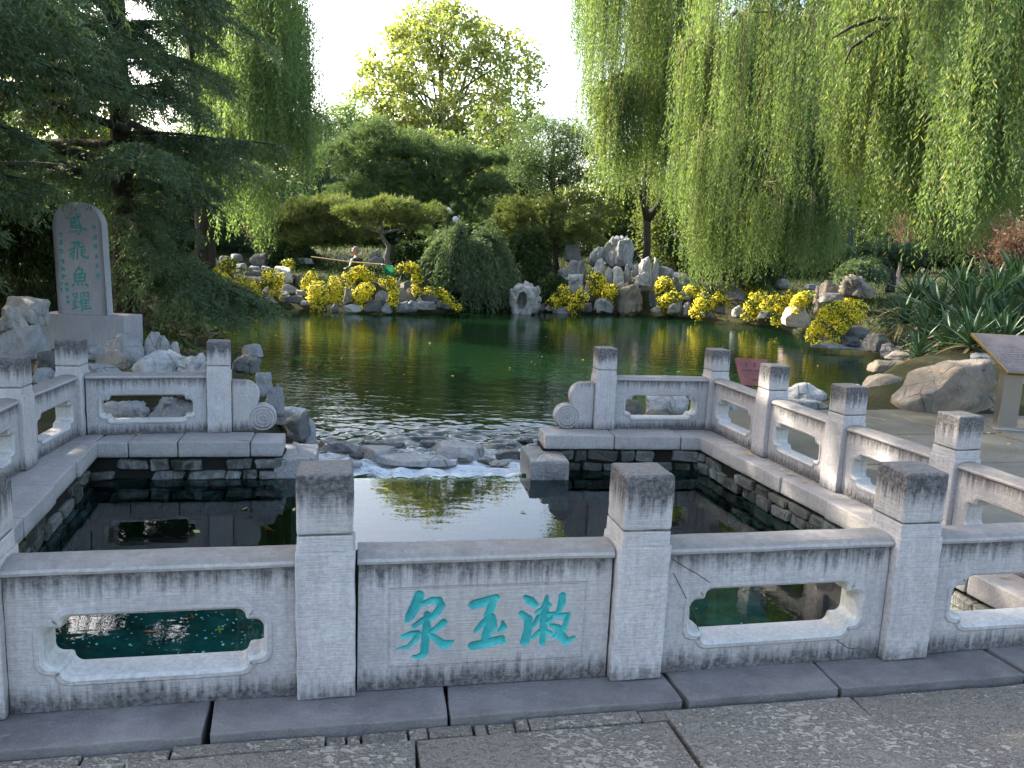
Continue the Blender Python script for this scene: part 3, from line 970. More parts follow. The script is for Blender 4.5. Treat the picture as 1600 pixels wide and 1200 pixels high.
for i in range(3):
    put_panel(leftb, LR[i], LR[i + 1], ZL, seed=40 + i)


def scroll_stone(parent, p, ang, base, sgn):
    """the end stone: two stacked rounded lobes stepping down, with a carved spiral on the lower one"""
    th = .062
    pts = []
    def arc(cx, cz, r, t0, t1, n): 
        for i in range(n + 1):
            t = t0 + (t1 - t0) * i / n; pts.append((cx + r * math.cos(t), cz + r * math.sin(t)))
    # local x runs away from the post, post side at x=0
    pts.append((0, 0)); pts.append((.22, 0))
    arc(.265, .125, .125, R(-95), R(112), 16)
    arc(.105, .335, .135, R(-15), R(100), 12)
    pts.append((0, .475))
    n = len(pts)
    V = []; Fc = []
    for y in (-th, th):
        V += [(x, y, z) for x, z in pts]
    for inset, y in ((.9, 0),): pass
    Fc.append(tuple(range(n))); Fc.append(tuple(reversed(range(n, 2 * n))))
    for i in range(n): Fc.append((i, (i + 1) % n, n + (i + 1) % n, n + i))
    bm = bmesh.new()
    bv = [bm.verts.new(v) for v in V]
    for f in Fc: bm.faces.new([bv[i] for i in f])
    bmesh.ops.recalc_face_normals(bm, faces=bm.faces[:])
    ed = [e for e in bm.edges if len(e.link_faces) == 2 and e.calc_face_angle(0) > 1.2]
    bmesh.ops.bevel(bm, geom=ed, offset=.010, segments=2, profile=.6, affect='EDGES')
    me = bm_mesh(bm, 'scroll_stone')
    o = link('scroll_stone', me, parent, M['panel'], (p[0], p[1], base))
    o.rotation_euler.z = ang
    G1 = Geo()
    for r_ in (.112, .082, .052, .024):
        for y in (-th - .001, th + .001):
            G1.tube([(.265 + r_ * math.cos(t), y, .125 + r_ * math.sin(t)) for t in np.linspace(0, 2 * math.pi, 29)], .0065, 5, False)
    for y in (-th - .001, th + .001):
        G1.tube([(.265, y - .006, .125), (.265, y + .006, .125)], .013, 8)
    link('spiral', G1.mesh('spiral'), o, M['rail'])
    return o


dn = dL.normalized()
scroll_stone(backl, (LB[0][0] + dn.x * .11, LB[0][1] + dn.y * .11), aL, ZL, 1)
dn = dR.normalized()
scroll_stone(backr, (RB[0][0] - dn.x * .11, RB[0][1] - dn.y * .11), aR + math.pi, ZR, -1)


# ------------------------------------------------------------------ pool walls: coping stones on rubble
def rubble_mesh(k):
    bm = bmesh.new(); bmesh.ops.create_cube(bm, size=1)
    bmesh.ops.bevel(bm, geom=bm.edges[:], offset=.16, segments=2, profile=.55, affect='EDGES')
    for v in bm.verts:
        q = v.co * 2.3 + Vector((k * 9.1, k, 0)); v.co += Vector((mnoise.noise(q), mnoise.noise(q + Vector((5, 0, 0))), mnoise.noise(q + Vector((0, 8, 0))))) * .16
    me = bm_mesh(bm, 'rubble_stone'); me.materials.append(M['wallrock'])
    return me


RUB = [rubble_mesh(k) for k in range(6)]


def pool_wall(a, b, joints, label, inward, zt, w=.36, rub=True, seed=0, thick=.14, end=None):
    """a, b: plan ends of the pool side edge of the coping; inward = sign of the pool side"""
    a, b = Vector(a), Vector(b); d = (b - a); L = d.length; d.normalize(); nrm = Vector((-d.y, d.x)) * inward     # towards the pool
    t = empty('pool_wall', (0, 0, 0), label, 'wall')
    js = [0.0] + [j for j in joints if 0 < j < L] + [L]
    rs = random.Random(seed)
    for i, (j0, j1) in enumerate(zip(js[:-1], js[1:])):
        off = rs.uniform(-.012, .012)
        pl = [a + d * (j0 + .005) + nrm * off, a + d * (j1 - .005) + nrm * off, a + d * (j1 - .005) - nrm * w, a + d * (j0 + .005) - nrm * w]
        slab_poly('coping_stone', [(p.x, p.y) for p in pl], zt - thick, zt + rs.uniform(-.006, .004), M['coping'], t, bev=.013, amp=.006, cuts=4, seed=seed + i)
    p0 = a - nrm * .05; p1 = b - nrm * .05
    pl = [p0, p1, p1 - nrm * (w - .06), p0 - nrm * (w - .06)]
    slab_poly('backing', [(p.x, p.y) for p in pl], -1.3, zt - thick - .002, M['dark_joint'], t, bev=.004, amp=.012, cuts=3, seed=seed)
    z = zt - thick - .07
    ang = math.atan2(d.y, d.x)
    while z > -0.80:
        u = rs.uniform(-.1, 0.05)
        h = rs.uniform(.085, .12)
        while u < L - .05:
            ww = rs.uniform(.13, .34)
            cpt = a + d * (u + ww / 2) - nrm * rs.uniform(.055, .08)
            if u + ww / 2 < L - .03 and rs.random() < .88:
                o = link('rubble_stone', RUB[rs.randrange(6)], t, None, (cpt.x, cpt.y, z))
                o.scale = (ww * .92, rs.uniform(.10, .15), h * rs.uniform(.75, .98)); o.rotation_euler = (rs.uniform(-.08, .08), rs.uniform(-.1, .1), ang + (math.pi if rs.random() < .5 else 0))
            u += ww
        z -= h * 1.0
    return t


pool_wall((-3.94, 6.514), (-2.00, 6.885), [.44, .70, 1.10, 1.70], 'mossy pool wall under the scroll ended railing at the back left', -1, ZL, seed=1)
pool_wall((-3.50, 6.60), (-2.42, 2.72), [.62, 1.25, 1.95, 2.6, 3.3], 'pool wall with slanting coping stones along the left side', 1, ZL, seed=2)
pool_wall((0.34, 7.55), (2.33, 7.873), [.70, 1.38], 'mossy pool wall under the scroll ended railing at the back right', -1, ZR, seed=3)
pool_wall((1.88, 7.80), (2.95, 3.72), [.28, 1.43, 2.05, 2.7, 3.4], 'pool wall with white rubble and moss along the right side', -1, ZR, seed=4)
pool_wall((2.95, 3.62), (-2.42, 2.52), [], 'submerged pool wall below the front railing', -1, -.16, w=.2, seed=5)
# step stones beside the overflow, and the sill itself
tag(box('step_stone', (-.17, .2, -.3, .3, -.75, -.27), M['wetpale'], None, (0.33, 7.52, 0), R(9), bev=.02, cuts=5, amp=.012), 'low block of stone stepping down from the right scroll to the overflow', 'stone block')
tag(box('step_stone', (-.2, .16, -.25, .3, -.75, -.27), M['wetpale'], None, (-1.93, 7.17, 0), R(10), bev=.02, cuts=5, amp=.012), 'low block of stone stepping down from the left scroll to the overflow', 'stone block')
sl = math.atan2(ld[1], ld[0])
tag(box('overflow_sill', (-1.15, 1.15, -.055, .035, -1.2, -.464), M['wetrock'], None, ((LIP_A[0] + LIP_B[0]) / 2, (LIP_A[1] + LIP_B[1]) / 2, 0), sl, bev=.01, cuts=9, amp=.004), 'thin straight stone sill where the pool spills over towards the pond', 'sill')


# ------------------------------------------------------------------ rocks
def ico(sub):
    bm = bmesh.new(); bmesh.ops.create_icosphere(bm, subdivisions=sub, radius=1)
    v = np.array([v.co[:] for v in bm.verts]); f = np.array([[x.index for x in q.verts] for q in bm.faces]); bm.free()
    return v, f


ICO = {3: ico(3), 4: ico(4), 5: ico(5)}


def rock_geo(w, dp, h, seed, style='round', sub=4):
    v, f = ICO[sub]
    rs = np.random.default_rng(seed)
    pw = {'round': 1.5, 'block': 2.6, 'tall': 1.9, 'flat': 1.7, 'crag': 1.6}[style]
    V = v.copy()
    nn = (np.abs(V) ** (2 * pw)).sum(1) ** (1 / (2 * pw))
    V /= nn[:, None]
    ncut = {'round': 13, 'block': 10, 'tall': 15, 'flat': 12, 'crag': 18}[style]
    for _ in range(ncut):
        n_ = rs.normal(size=3); n_ /= np.linalg.norm(n_)
        if n_[2] < -.1: n_[2] = -.35 * n_[2]; n_ /= np.linalg.norm(n_)       # no undercut: rocks sit broad on the ground
        if style == 'flat': n_[2] *= .4; n_ /= np.linalg.norm(n_)
        dcut = rs.uniform(.46, .80) * (np.abs(n_).sum() ** .55)
        s_ = V @ n_ - dcut
        V -= np.outer(np.clip(s_, 0, None) * .97, n_)
    V -= V.min(0); V /= V.max(0); V = V * 2 - 1
    S = np.array([w / 2, dp / 2, h / 2])
    V = V * S
    off = Vector(rs.uniform(-50, 50, 3))
    sc = 1.0 / max(.12, (w * h * dp) ** (1 / 3))
    am = {'round': .10, 'block': .085, 'tall': .17, 'flat': .11, 'crag': .20}[style] * min(w, h * 1.4, dp * 1.3)
    st = Vector((1, 1, .42)) if style in ('tall', 'crag') else Vector((1, 1, 1.5))
    out = np.empty_like(V)
    for i, p in enumerate(V):
        q = Vector(p) * sc
        q = Vector((q.x * st.x, q.y * st.y, q.z * st.z)) + off
        n1 = mnoise.fractal(q * 1.6, 1.0, 2.1, 4)
        rd = min(abs(mnoise.noise(q * 2.6)), abs(mnoise.noise(q * 4.7 + Vector((7, 3, 1)))) * 1.3) if style in ('tall', 'crag') else abs(mnoise.noise(q * 2.4)) * .6
        L = math.sqrt(p[0] ** 2 + p[1] ** 2 + p[2] ** 2) + 1e-6
        k_ = am * (n1 * .8 - (0.55 - rd) * (.9 if style in ('tall', 'crag') else .4) * (1 if rd < .18 else .3))
        out[i] = p + p / L * k_
    return out, f


ROCKN = [0]


def rock(px, py, wpx, hpx, Y, mat, style, label, dp=None, sink=.12, group=None, sub=4, rz=None, tilt=0.0, name='rock'):
    ROCKN[0] += 1
    s = ROCKN[0]
    k_ = Y / F
    w, h = wpx * k_, hpx * k_ * (1 + sink)
    d_ = dp or (0.75 * min(w, 1.6 * h) + .15 * w)
    V, f = rock_geo(w * 1.04, d_, h, s * 13 + 5, style, sub)
    c_ = at(px, py, Y)
    ca, sa = math.cos(tilt), math.sin(tilt)
    V = np.stack([V[:, 0] * ca + V[:, 2] * sa, V[:, 1], -V[:, 0] * sa + V[:, 2] * ca], 1)
    o = link(name, npmesh(name, V, f), None, M[mat], (c_.x, c_.y + d_ * .25, c_.z - h * sink / 2), smooth=True)
    return tag(o, label, 'rock', group)


def c2(x, y): return 280 + x / 6.667, 380 + y / 6.667
def c3(x, y): return 500 + x / 6.667, 370 + y / 6.667
def c4(x, y): return 780 + x / 5.333, 350 + y / 5.333
def c5(x, y): return 1040 + x / 5, 380 + y / 5


# pile round the stele, nearest left
for a in [
    (36, 484, 62, 40, 10.2, 'palerock', 'block', 'pale flat topped rock at the left edge beside the stele base'),
    (14, 500, 50, 40, 9.6, 'palerock', 'crag', 'pale rock at the left edge below the flat topped one'),
    (22, 533, 78, 52, 8.9, 'rock', 'round', 'rounded grey layered boulder behind the leftmost railing post'),
    (70, 566, 44, 34, 8.6, 'darkrock', 'flat', 'dark layered rock between the two left railing posts'),
    (60, 588, 40, 22, 8.0, 'rock', 'flat', 'low grey rock at the foot of the left railing corner'),
    (147, 550, 34, 26, 9.0, 'rock', 'crag', 'small grey rock just right of the left corner post'),
    (192, 546, 68, 46, 9.2, 'rock', 'block', 'square grey rock against the right end of the stele base'),
    (237, 538, 30, 42, 9.3, 'rock', 'tall', 'upright grey rock behind the left railing panel, tallest in its row'),
    (256, 541, 16, 36, 9.35, 'rock', 'tall', 'thin upright grey rock leaning beside the tallest one'),
    (270, 548, 18, 28, 9.4, 'palerock', 'tall', 'small pale rounded rock at the right end of the upright row'),
    (173, 562, 50, 26, 8.6, 'warmrock', 'block', 'grey rock with an orange stained top behind the left panel'),
    (160, 582, 64, 26, 8.1, 'rock', 'flat', 'long low grey rock right above the left panel'),
    (236, 572, 64, 44, 8.3, 'palerock', 'crag', 'jagged pale rock with a dark cleft above the middle of the left panel'),
    (262, 560, 60, 26, 8.8, 'palerock', 'crag', 'pale craggy rock behind the jagged one'),
    (300, 572, 54, 42, 8.2, 'palerock', 'crag', 'pale craggy rock beside the scroll end post'),
    (205, 600, 60, 26, 7.75, 'palerock', 'crag', 'pale rock seen through the left part of the panel opening'),
    (262, 640, 84, 40, 7.75, 'palerock', 'crag', 'pale hollowed rock seen through the right part of the panel opening'),
    (196, 642, 66, 36, 7.7, 'palerock', 'crag', 'pale rock with dark cracks low in the panel opening'),
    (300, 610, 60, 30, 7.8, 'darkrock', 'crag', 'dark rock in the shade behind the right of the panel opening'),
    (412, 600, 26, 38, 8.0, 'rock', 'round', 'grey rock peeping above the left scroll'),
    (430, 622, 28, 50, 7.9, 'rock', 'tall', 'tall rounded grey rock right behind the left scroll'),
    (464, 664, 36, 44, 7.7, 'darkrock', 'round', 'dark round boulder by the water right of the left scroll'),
    (478, 690, 36, 66, 7.8, 'rock', 'round', 'grey waterside rock at the left end of the overflow'),
    (384, 570, 40, 26, 9.6, 'darkrock', 'crag', 'dark waterside rock right behind the left scroll post'),
    (392, 548, 34, 18, 11.0, 'rock', 'flat', 'low waterside rock beyond the left scroll post'),
    (455, 650, 60, 24, 8.1, 'palerock', 'flat', 'pale flat rock behind the dark round boulder'),
]:
    rock(*a, sub=4)
# stones in the overflow
def wrock(px, py, wpx, hpx, z, mat, style, label, dp, sub=4):
    Y = on(px, py + hpx / 2, z).y
    return rock(px, py + hpx * .2, wpx, hpx * .6, Y, mat, 'crag' if style == 'round' else style, label, dp=dp, sink=.5, sub=sub)
wrock(527, 692, 68, 22, -.58, 'wetrock', 'round', 'dark wet stone at the left end of the overflow', .35)
wrock(606, 690, 58, 16, -.58, 'wetrock', 'round', 'dark rounded stone standing above the pale ones in the overflow', .25)
wrock(586, 702, 62, 22, -.55, 'wetpale', 'flat', 'pale wet stone below the dark rounded one', .4)
wrock(648, 716, 130, 15, -.54, 'wetpale', 'flat', 'long flat wet slab in the middle of the overflow', .35)
wrock(712, 697, 88, 26, -.56, 'wetpale', 'flat', 'broad pale slab right of the middle of the overflow', .5)
wrock(726, 713, 24, 10, -.55, 'wetrock', 'block', 'small dark stone below the broad pale slab', .15)
wrock(797, 704, 46, 18, -.56, 'wetrock', 'flat', 'dark jagged stone near the right end of the overflow', .2)
wrock(798, 692, 26, 8, -.58, 'wetrock', 'flat', 'small dark stone behind the jagged one in the overflow', .15)
wrock(822, 684, 24, 10, -.58, 'wetrock', 'round', 'small dark stone close to the right scroll in the overflow', .15)
for px, py, w_, h_, mt_, lb in [
    (560, 706, 34, 9, 'wetrock', 'small dark stone between the left end stone and the pale ones in the overflow'),
    (690, 722, 40, 7, 'wetpale', 'thin pale stone just below the long flat slab'),
    (760, 716, 30, 8, 'wetrock', 'small broken stone right below the broad pale slab'),
    (668, 690, 26, 8, 'wetrock', 'small dark stone left behind the broad pale slab'),
    (548, 722, 36, 8, 'wetpale', 'low pale stone close to the second front post in the overflow'),
    (780, 722, 34, 7, 'wetpale', 'low pale stone near the right step block in the overflow')]:
    wrock(px, py, w_, h_, -.56, mt_, 'flat', lb, .16, 3)
ROCKN[0] -= 6
wrock(852, 672, 18, 34, -.45, 'darkrock', 'tall', 'dark upright stone against the left end of the right coping', .2)

IY = 26.6
for x, y, w, h, Y, mt, st, lb in [
    (155, 725, 84, 74, 26.2, 'rock', 'block', 'small square rock at the left end of the flowered rock island'),
    (335, 742, 195, 72, 25.8, 'palerock', 'flat', 'low pale sloping rock at the waterline of the flowered island'),
    (290, 620, 110, 170, 26.8, 'rock', 'tall', 'tall pale grey rock between two yellow clumps on the island'),
    (548, 722, 185, 115, 25.8, 'darkrock', 'round', 'long dark rounded rock at the waterline of the island'),
    (690, 738, 112, 105, 25.8, 'rock', 'block', 'grey block right of the long dark island rock'),
    (640, 630, 140, 150, 26.8, 'rock', 'round', 'rounded grey rock above the long dark island rock'),
    (858, 730, 132, 112, 26.2, 'rock', 'round', 'rounded grey rock at the waterline in the middle of the island'),
    (966, 722, 112, 112, 26.2, 'rock', 'round', 'cracked rounded rock at the waterline beside the middle one'),
    (858, 600, 125, 150, 27.0, 'warmrock', 'block', 'tall warm grey block under the hanging island clump'),
    (942, 600, 110, 140, 27.0, 'warmrock', 'block', 'second warm grey block, split from its neighbour by a crack'),
    (900, 490, 160, 100, 27.5, 'darkrock', 'block', 'dark block at the top of the island below the arched clump'),
    (1115, 715, 185, 80, 26.6, 'rock', 'flat', 'flat grey rock at the right waterline of the island'),
    (1150, 632, 150, 110, 27.2, 'darkrock', 'block', 'dark block under the right trailing clump of the island'),
    (1290, 708, 165, 85, 26.8, 'darkrock', 'round', 'dark sloping rock at the right tip of the island'),
    (1030, 650, 60, 52, 26.9, 'palerock', 'crag', 'small pale stone wedged in the right of the island'),
    (570, 240, 180, 60, 30.0, 'rock', 'flat', 'flat grey rock on the bank right of the standing man'),
    (250, 205, 200, 34, 30.5, 'rock', 'flat', 'long low rock on the bank behind the standing man'),
    (548, 195, 60, 56, 30.5, 'rock', 'crag', 'small grey rock on the bank below the pine trunk'),
    (605, 175, 70, 60, 30.8, 'palerock', 'round', 'white topped rock on the bank left of the leaning pine trunk')]:
    px, py = c3(x, y); rock(px, py, w / 6.667, h / 6.667, Y, mt, st, lb, sub=3 if w * h < 12000 else 4)
for x, y, w, h, Y, mt, st, lb in [
    (265, 172, 200, 120, 29, 'rock', 'block', 'large grey block high on the left bank above the yellow clumps'),
    (470, 175, 130, 90, 29, 'rock', 'round', 'rounded grey rock beside the large block on the left bank'),
    (590, 145, 130, 70, 30, 'rock', 'flat', 'flat grey rock behind the rounded one on the left bank'),
    (850, 165, 220, 140, 30, 'darkrock', 'round', 'big dark boulder on the left bank under the willow tips'),
    (1230, 178, 330, 56, 30, 'rock', 'flat', 'long low grey rock like a bench on the left bank'),
    (640, 235, 120, 54, 28, 'rock', 'flat', 'grey ledge above the trailing clumps of the left bank'),
    (780, 270, 120, 64, 28, 'rock', 'crag', 'pointed grey rock above the dark ledge of the left bank'),
    (905, 262, 110, 50, 28.3, 'rock', 'crag', 'small pointed rock behind the round yellow clump'),
    (1085, 322, 195, 160, 27.5, 'palerock', 'block', 'big pale angular rock right of the round yellow clump'),
    (770, 310, 180, 50, 27.4, 'darkrock', 'flat', 'dark flat ledge left of the round yellow clump'),
    (800, 372, 130, 34, 27.2, 'palerock', 'flat', 'thin pale ledge left below the round yellow clump'),
    (910, 505, 145, 90, 26.4, 'rock', 'block', 'grey block under the round yellow clump'),
    (930, 592, 150, 76, 25.8, 'rock', 'flat', 'grey ledge at the waterline under the round yellow clump'),
    (1125, 472, 190, 76, 26.6, 'rock', 'flat', 'stepped grey rock in the middle of the left bank'),
    (1180, 580, 230, 70, 25.9, 'darkrock', 'flat', 'dark long ledge at the waterline of the left bank'),
    (1275, 512, 130, 64, 26.2, 'rock', 'crag', 'grey rock left of the tall yellow clumps'),
    (1325, 625, 140, 44, 25.6, 'rock', 'flat', 'low waterline rock at the foot of the tall yellow clumps'),
    (1085, 525, 110, 46, 26.3, 'rock', 'flat', 'thin grey step between two ledges of the left bank'),
    (430, 505, 190, 90, 26.5, 'rock', 'block', 'grey block between the left trailing clumps'),
    (1240, 390, 130, 130, 27.6, 'darkrock', 'block', 'dark mossy block behind the tall yellow clumps')]:
    px, py = c2(x, y); rock(px, py, w / 6.667, h / 6.667, Y, mt, st, lb, sub=3 if w * h < 12000 else 4)
for x, y, w, h, Y, mt, st, lb in [
    (1003, 212, 235, 265, 32.0, 'rock', 'tall', 'tallest rock of the rockery, standing behind the others'),
    (805, 262, 150, 150, 32.0, 'rock', 'crag', 'leaning grey rock left of the tallest one in the rockery'),
    (835, 355, 95, 140, 31.7, 'rock', 'tall', 'narrow grey rock under the leaning one'),
    (650, 360, 155, 145, 32.2, 'rock', 'crag', 'furrowed grey rock at the upper left of the rockery'),
    (640, 492, 132, 165, 31.3, 'palerock', 'tall', 'pale squarish upright rock in the left of the rockery'),
    (915, 432, 78, 155, 31.4, 'rock', 'block', 'left of the three narrow blocks below the tallest rock'),
    (1000, 432, 98, 155, 31.3, 'palerock', 'block', 'middle and palest of the three narrow blocks below the tallest rock'),
    (1072, 412, 64, 160, 31.5, 'rock', 'block', 'right of the three narrow blocks below the tallest rock'),
    (1222, 402, 118, 265, 31.0, 'palerock', 'tall', 'tall white pillar rock in the right of the rockery'),
    (1302, 465, 80, 380, 31.4, 'rock', 'tall', 'dark grey pillar close behind the white one'),
    (1088, 612, 275, 262, 30.2, 'warmrock', 'crag', 'biggest front rock of the rockery with a hollow at its top'),
    (1185, 455, 130, 120, 30.9, 'palerock', 'crag', 'pale rock joining the big front rock to the white pillar'),
    (868, 668, 158, 135, 30.0, 'rock', 'crag', 'furrowed grey rock at the waterline left of the big front one'),
    (1395, 412, 155, 115, 31.5, 'rock', 'block', 'smooth grey block right of the dark pillar'),
    (1525, 470, 165, 135, 31.8, 'rock', 'block', 'large flat faced slab at the right end of the rockery'),
    (1548, 590, 110, 76, 30.8, 'rock', 'flat', 'grey rock below the large flat faced slab'),
    (1470, 697, 152, 122, 29.6, 'rock', 'crag', 'waterside rock right of the yellow clumps of the rockery'),
    (1572, 706, 76, 114, 29.4, 'rock', 'crag', 'narrow waterside rock next to the one beside the clumps'),
    (540, 716, 200, 64, 29.8, 'rock', 'flat', 'low grey rock at the water under the two left rockery clumps'),
    (722, 690, 110, 74, 30.0, 'darkrock', 'flat', 'dark low rock right of the two left rockery clumps'),
    (420, 696, 70, 54, 30.0, 'rock', 'round', 'small grey rock left of the first rockery clump'),
    (370, 692, 54, 64, 30.1, 'darkrock', 'block', 'small dark upright stone at the far left of the rockery'),
    (532, 402, 110, 66, 32.2, 'rock', 'crag', 'grey rock on the slope left of the rockery'),
    (510, 456, 110, 42, 31.8, 'palerock', 'flat', 'small pale rock on the slope left of the rockery'),
    (395, 416, 120, 64, 32.5, 'darkrock', 'round', 'dark boulder on the slope by the drooping shrub'),
    (622, 232, 140, 140, 34.0, 'darkrock', 'block', 'dark block in the shade behind the rockery'),
    (1140, 372, 56, 110, 31.6, 'rock', 'tall', 'thin rock between the tallest one and the white pillar'),
    (742, 545, 66, 140, 31.0, 'rock', 'tall', 'narrow grey rock behind the left rockery clumps'),
    (770, 600, 80, 70, 30.8, 'darkrock', 'block', 'dark stone at the foot of the middle rockery clump'),
    (1318, 716, 100, 52, 29.8, 'rock', 'flat', 'low stone at the water under the right rockery clumps')]:
    px, py = c4(x, y); rock(px, py, w / 5.333, h / 5.333, Y, mt, st, lb, sub=3 if w * h < 14000 else (5 if w * h > 55000 else 4))
for x, y, w, h, Y, mt, st, lb in [
    (572, 532, 96, 92, 28.0, 'rock', 'round', 'rounded grey rock at the water under the willow tips'),
    (430, 515, 90, 60, 28.6, 'darkrock', 'flat', 'dark rock at the water among the hanging willow tips'),
    (330, 560, 120, 46, 28.4, 'rock', 'flat', 'low waterside rock under the first clump of the right bank'),
    (622, 292, 110, 90, 29.5, 'rock', 'block', 'grey block behind the upright right bank clump'),
    (560, 400, 140, 80, 29.0, 'rock', 'block', 'grey rock below the willow curtain'),
    (910, 305, 130, 100, 28.5, 'rock', 'crag', 'furrowed grey rock high on the right bank behind the clumps'),
    (1040, 550, 205, 165, 24.0, 'sunlit_pinkrock', 'block', 'pinkish block standing in the water, sunlit'),
    (1300, 355, 130, 150, 24.8, 'sunlit_pinkrock', 'crag', 'upright pinkish rock with a flat face on the right bank'),
    (1448, 270, 84, 108, 24.5, 'sunlit_pinkrock', 'tall', 'tallest pink rock on the right bank, narrow and pointed'),
    (1492, 360, 130, 122, 24.2, 'sunlit_pinkrock', 'crag', 'pale pink rock at the foot of the narrow pointed one'),
    (1205, 395, 70, 130, 25.2, 'sunlit_pinkrock', 'tall', 'thin pink rock left of the flat faced one'),
    (1190, 485, 52, 110, 24.6, 'sunlit_pinkrock', 'tall', 'small pink stone right of the block in the water'),
    (1320, 425, 190, 70, 24.0, 'rock', 'flat', 'slanting grey slab below the pink rocks'),
    (1360, 808, 420, 34, 20.6, 'rock', 'flat', 'long flat ledge just above the water on the right'),
    (1500, 700, 220, 90, 20.8, 'darkrock', 'flat', 'dark rock beside the large cascading clump'),
    (1450, 765, 170, 64, 20.6, 'darkrock', 'flat', 'dark low rock between the large clump and the ledge'),
    (780, 560, 110, 60, 26.5, 'darkrock', 'flat', 'dark stone at the water between two right bank clumps'),
    (1150, 340, 120, 40, 27.0, 'rock', 'flat', 'flat grey rock behind the pink rocks'),
    (1245, 725, 60, 60, 20.9, 'palerock', 'round', 'small white stone under the large cascading clump')]:
    px, py = c5(x, y); rock(px, py, w / 5, h / 5, Y, mt, st, lb, sub=3 if w * h < 9000 else 4)
# white rock with the hole: a body with a dark hollow
wr = rock(820, 463, 50, 52, 28.6, 'palerock', 'crag', 'white rock with a hollow standing alone at the water of the far bank', sub=5)
me = wr.data
for v in me.vertices:
    q = Vector((v.co.x + .09, v.co.z + .08)); q = Vector((q.x / .17, q.y / .32))
    k_ = max(0, 1 - q.length ** 2)
    if v.co.y < 0.15: v.co.y += .62 * min(1, k_ * 2.2)
# near right
rock(1492, 614, 172, 104, 10.0, 'warmrock', 'block', 'huge cracked beige boulder on the paving beside the slanted plaque', dp=.75, sub=5)
for a in [
    (1381, 606, 60, 52, 10.9, 'warmrock', 'round', 'rounded rock with slanting stripes left of the huge boulder'),
    (1388, 638, 50, 36, 10.6, 'rock', 'block', 'grey angular rock below the striped rounded one'),
    (1340, 618, 66, 36, 11.2, 'palerock', 'round', 'pale smooth rock between two right hand posts'),
    (1262, 616, 62, 34, 11.0, 'palerock', 'round', 'pale sloping rock at the water behind the third right hand post'),
    (1262, 640, 74, 28, 10.2, 'rock', 'flat', 'flat grey rock above the second right hand panel'),
    (1400, 573, 68, 18, 13.5, 'warmrock', 'flat', 'low sunlit ledge at the water edge left above the huge boulder'),
    (1420, 556, 60, 14, 14.3, 'sunlit_pinkrock', 'flat', 'pink flat stone under the spiky plants'),
    (1395, 548, 40, 22, 15.0, 'rock', 'crag', 'grey stone at the water in front of the spiky plants'),
    (1375, 535, 36, 26, 16.5, 'darkrock', 'flat', 'dark stone at the water left of the spiky plants'),
    (1546, 572, 64, 36, 11.4, 'rock', 'flat', 'layered grey rock behind the right end of the huge boulder'),
    (1583, 590, 34, 40, 10.8, 'palerock', 'round', 'pale rock behind the steel post'),
    (1560, 652, 36, 26, 10.0, 'rock', 'round', 'small grey rock between the huge boulder and the steel post'),
    (1460, 658, 50, 16, 10.1, 'darkrock', 'flat', 'dark flat stone wedged under the huge boulder'),
    (1042, 628, 66, 42, 9.6, 'palerock', 'round', 'pale rounded rock seen through the back right panel'),
    (990, 640, 30, 26, 9.4, 'darkrock', 'round', 'small dark rock at the left of the back right opening'),
    (1025, 645, 40, 12, 9.2, 'warmrock', 'flat', 'thin warm coloured stone in front of the pale rounded rock'),
    (1150, 640, 40, 30, 9.9, 'palerock', 'round', 'pale rock seen through the first right hand panel'),
    (1215, 640, 60, 30, 10.4, 'palerock', 'round', 'pale low rock beyond the second right hand post'),
    (1345, 448, 44, 34, 22.0, 'warmrock', 'crag', 'sunlit stone behind the spiky plants'),
]:
    rock(*a)

# ------------------------------------------------------------------ stele
SY = 11.0
st = empty('stele', (-5.95, 11.0, .05), 'upright round topped stone tablet with a column of four teal characters left of the pool', 'stele')
bs = box('base', (-.60, .60, 0, .55, -.30, .445), M['plain_stone'], st, (-.02, 0, 0), bev=.012, cuts=6, amp=.004)


def sloc(x, y):
    """crop pixel of the stele -> local x, z on its front plane"""
    p = at(60 + x / 6, 300 + y / 6, SY + .08)
    return p.x + 5.95, p.z - .05


sl_bl, sl_br = sloc(188, 1148), sloc(645, 1155); sl_tl, sl_tr = sloc(130, 330), sloc(590, 330); sl_top = sloc(360, 92)
zb = .446; zt_ = sl_top[1]
wb = (sl_br[0] - sl_bl[0]) / 2; xc0 = (sl_br[0] + sl_bl[0]) / 2
zs_sh = (sl_tl[1] + sl_tr[1]) / 2; wt = (sl_tr[0] - sl_tl[0]) / 2; xc1 = (sl_tl[0] + sl_tr[0]) / 2


def stele_outline(n=20):
    pts = [(xc0 - wb, zb), (xc0 + wb, zb), (xc1 + wt, zs_sh)]
    for i in range(1, n):
        t = math.pi * i / n
        pts.append((xc1 + wt * math.cos(t), zs_sh + (zt_ - zs_sh) * math.sin(t) ** .9))
    pts.append((xc1 - wt, zs_sh))
    return pts


SO = stele_outline()
bm = bmesh.new()
va = [bm.verts.new((x, .0895, z)) for x, z in SO]; vb = [bm.verts.new((x, .25, z)) for x, z in SO]
bm.faces.new(list(reversed(va))); bm.faces.new(vb)
for i in range(len(SO)): bm.faces.new((va[i], va[(i + 1) % len(SO)], vb[(i + 1) % len(SO)], vb[i]))
bmesh.ops.recalc_face_normals(bm, faces=bm.faces[:])


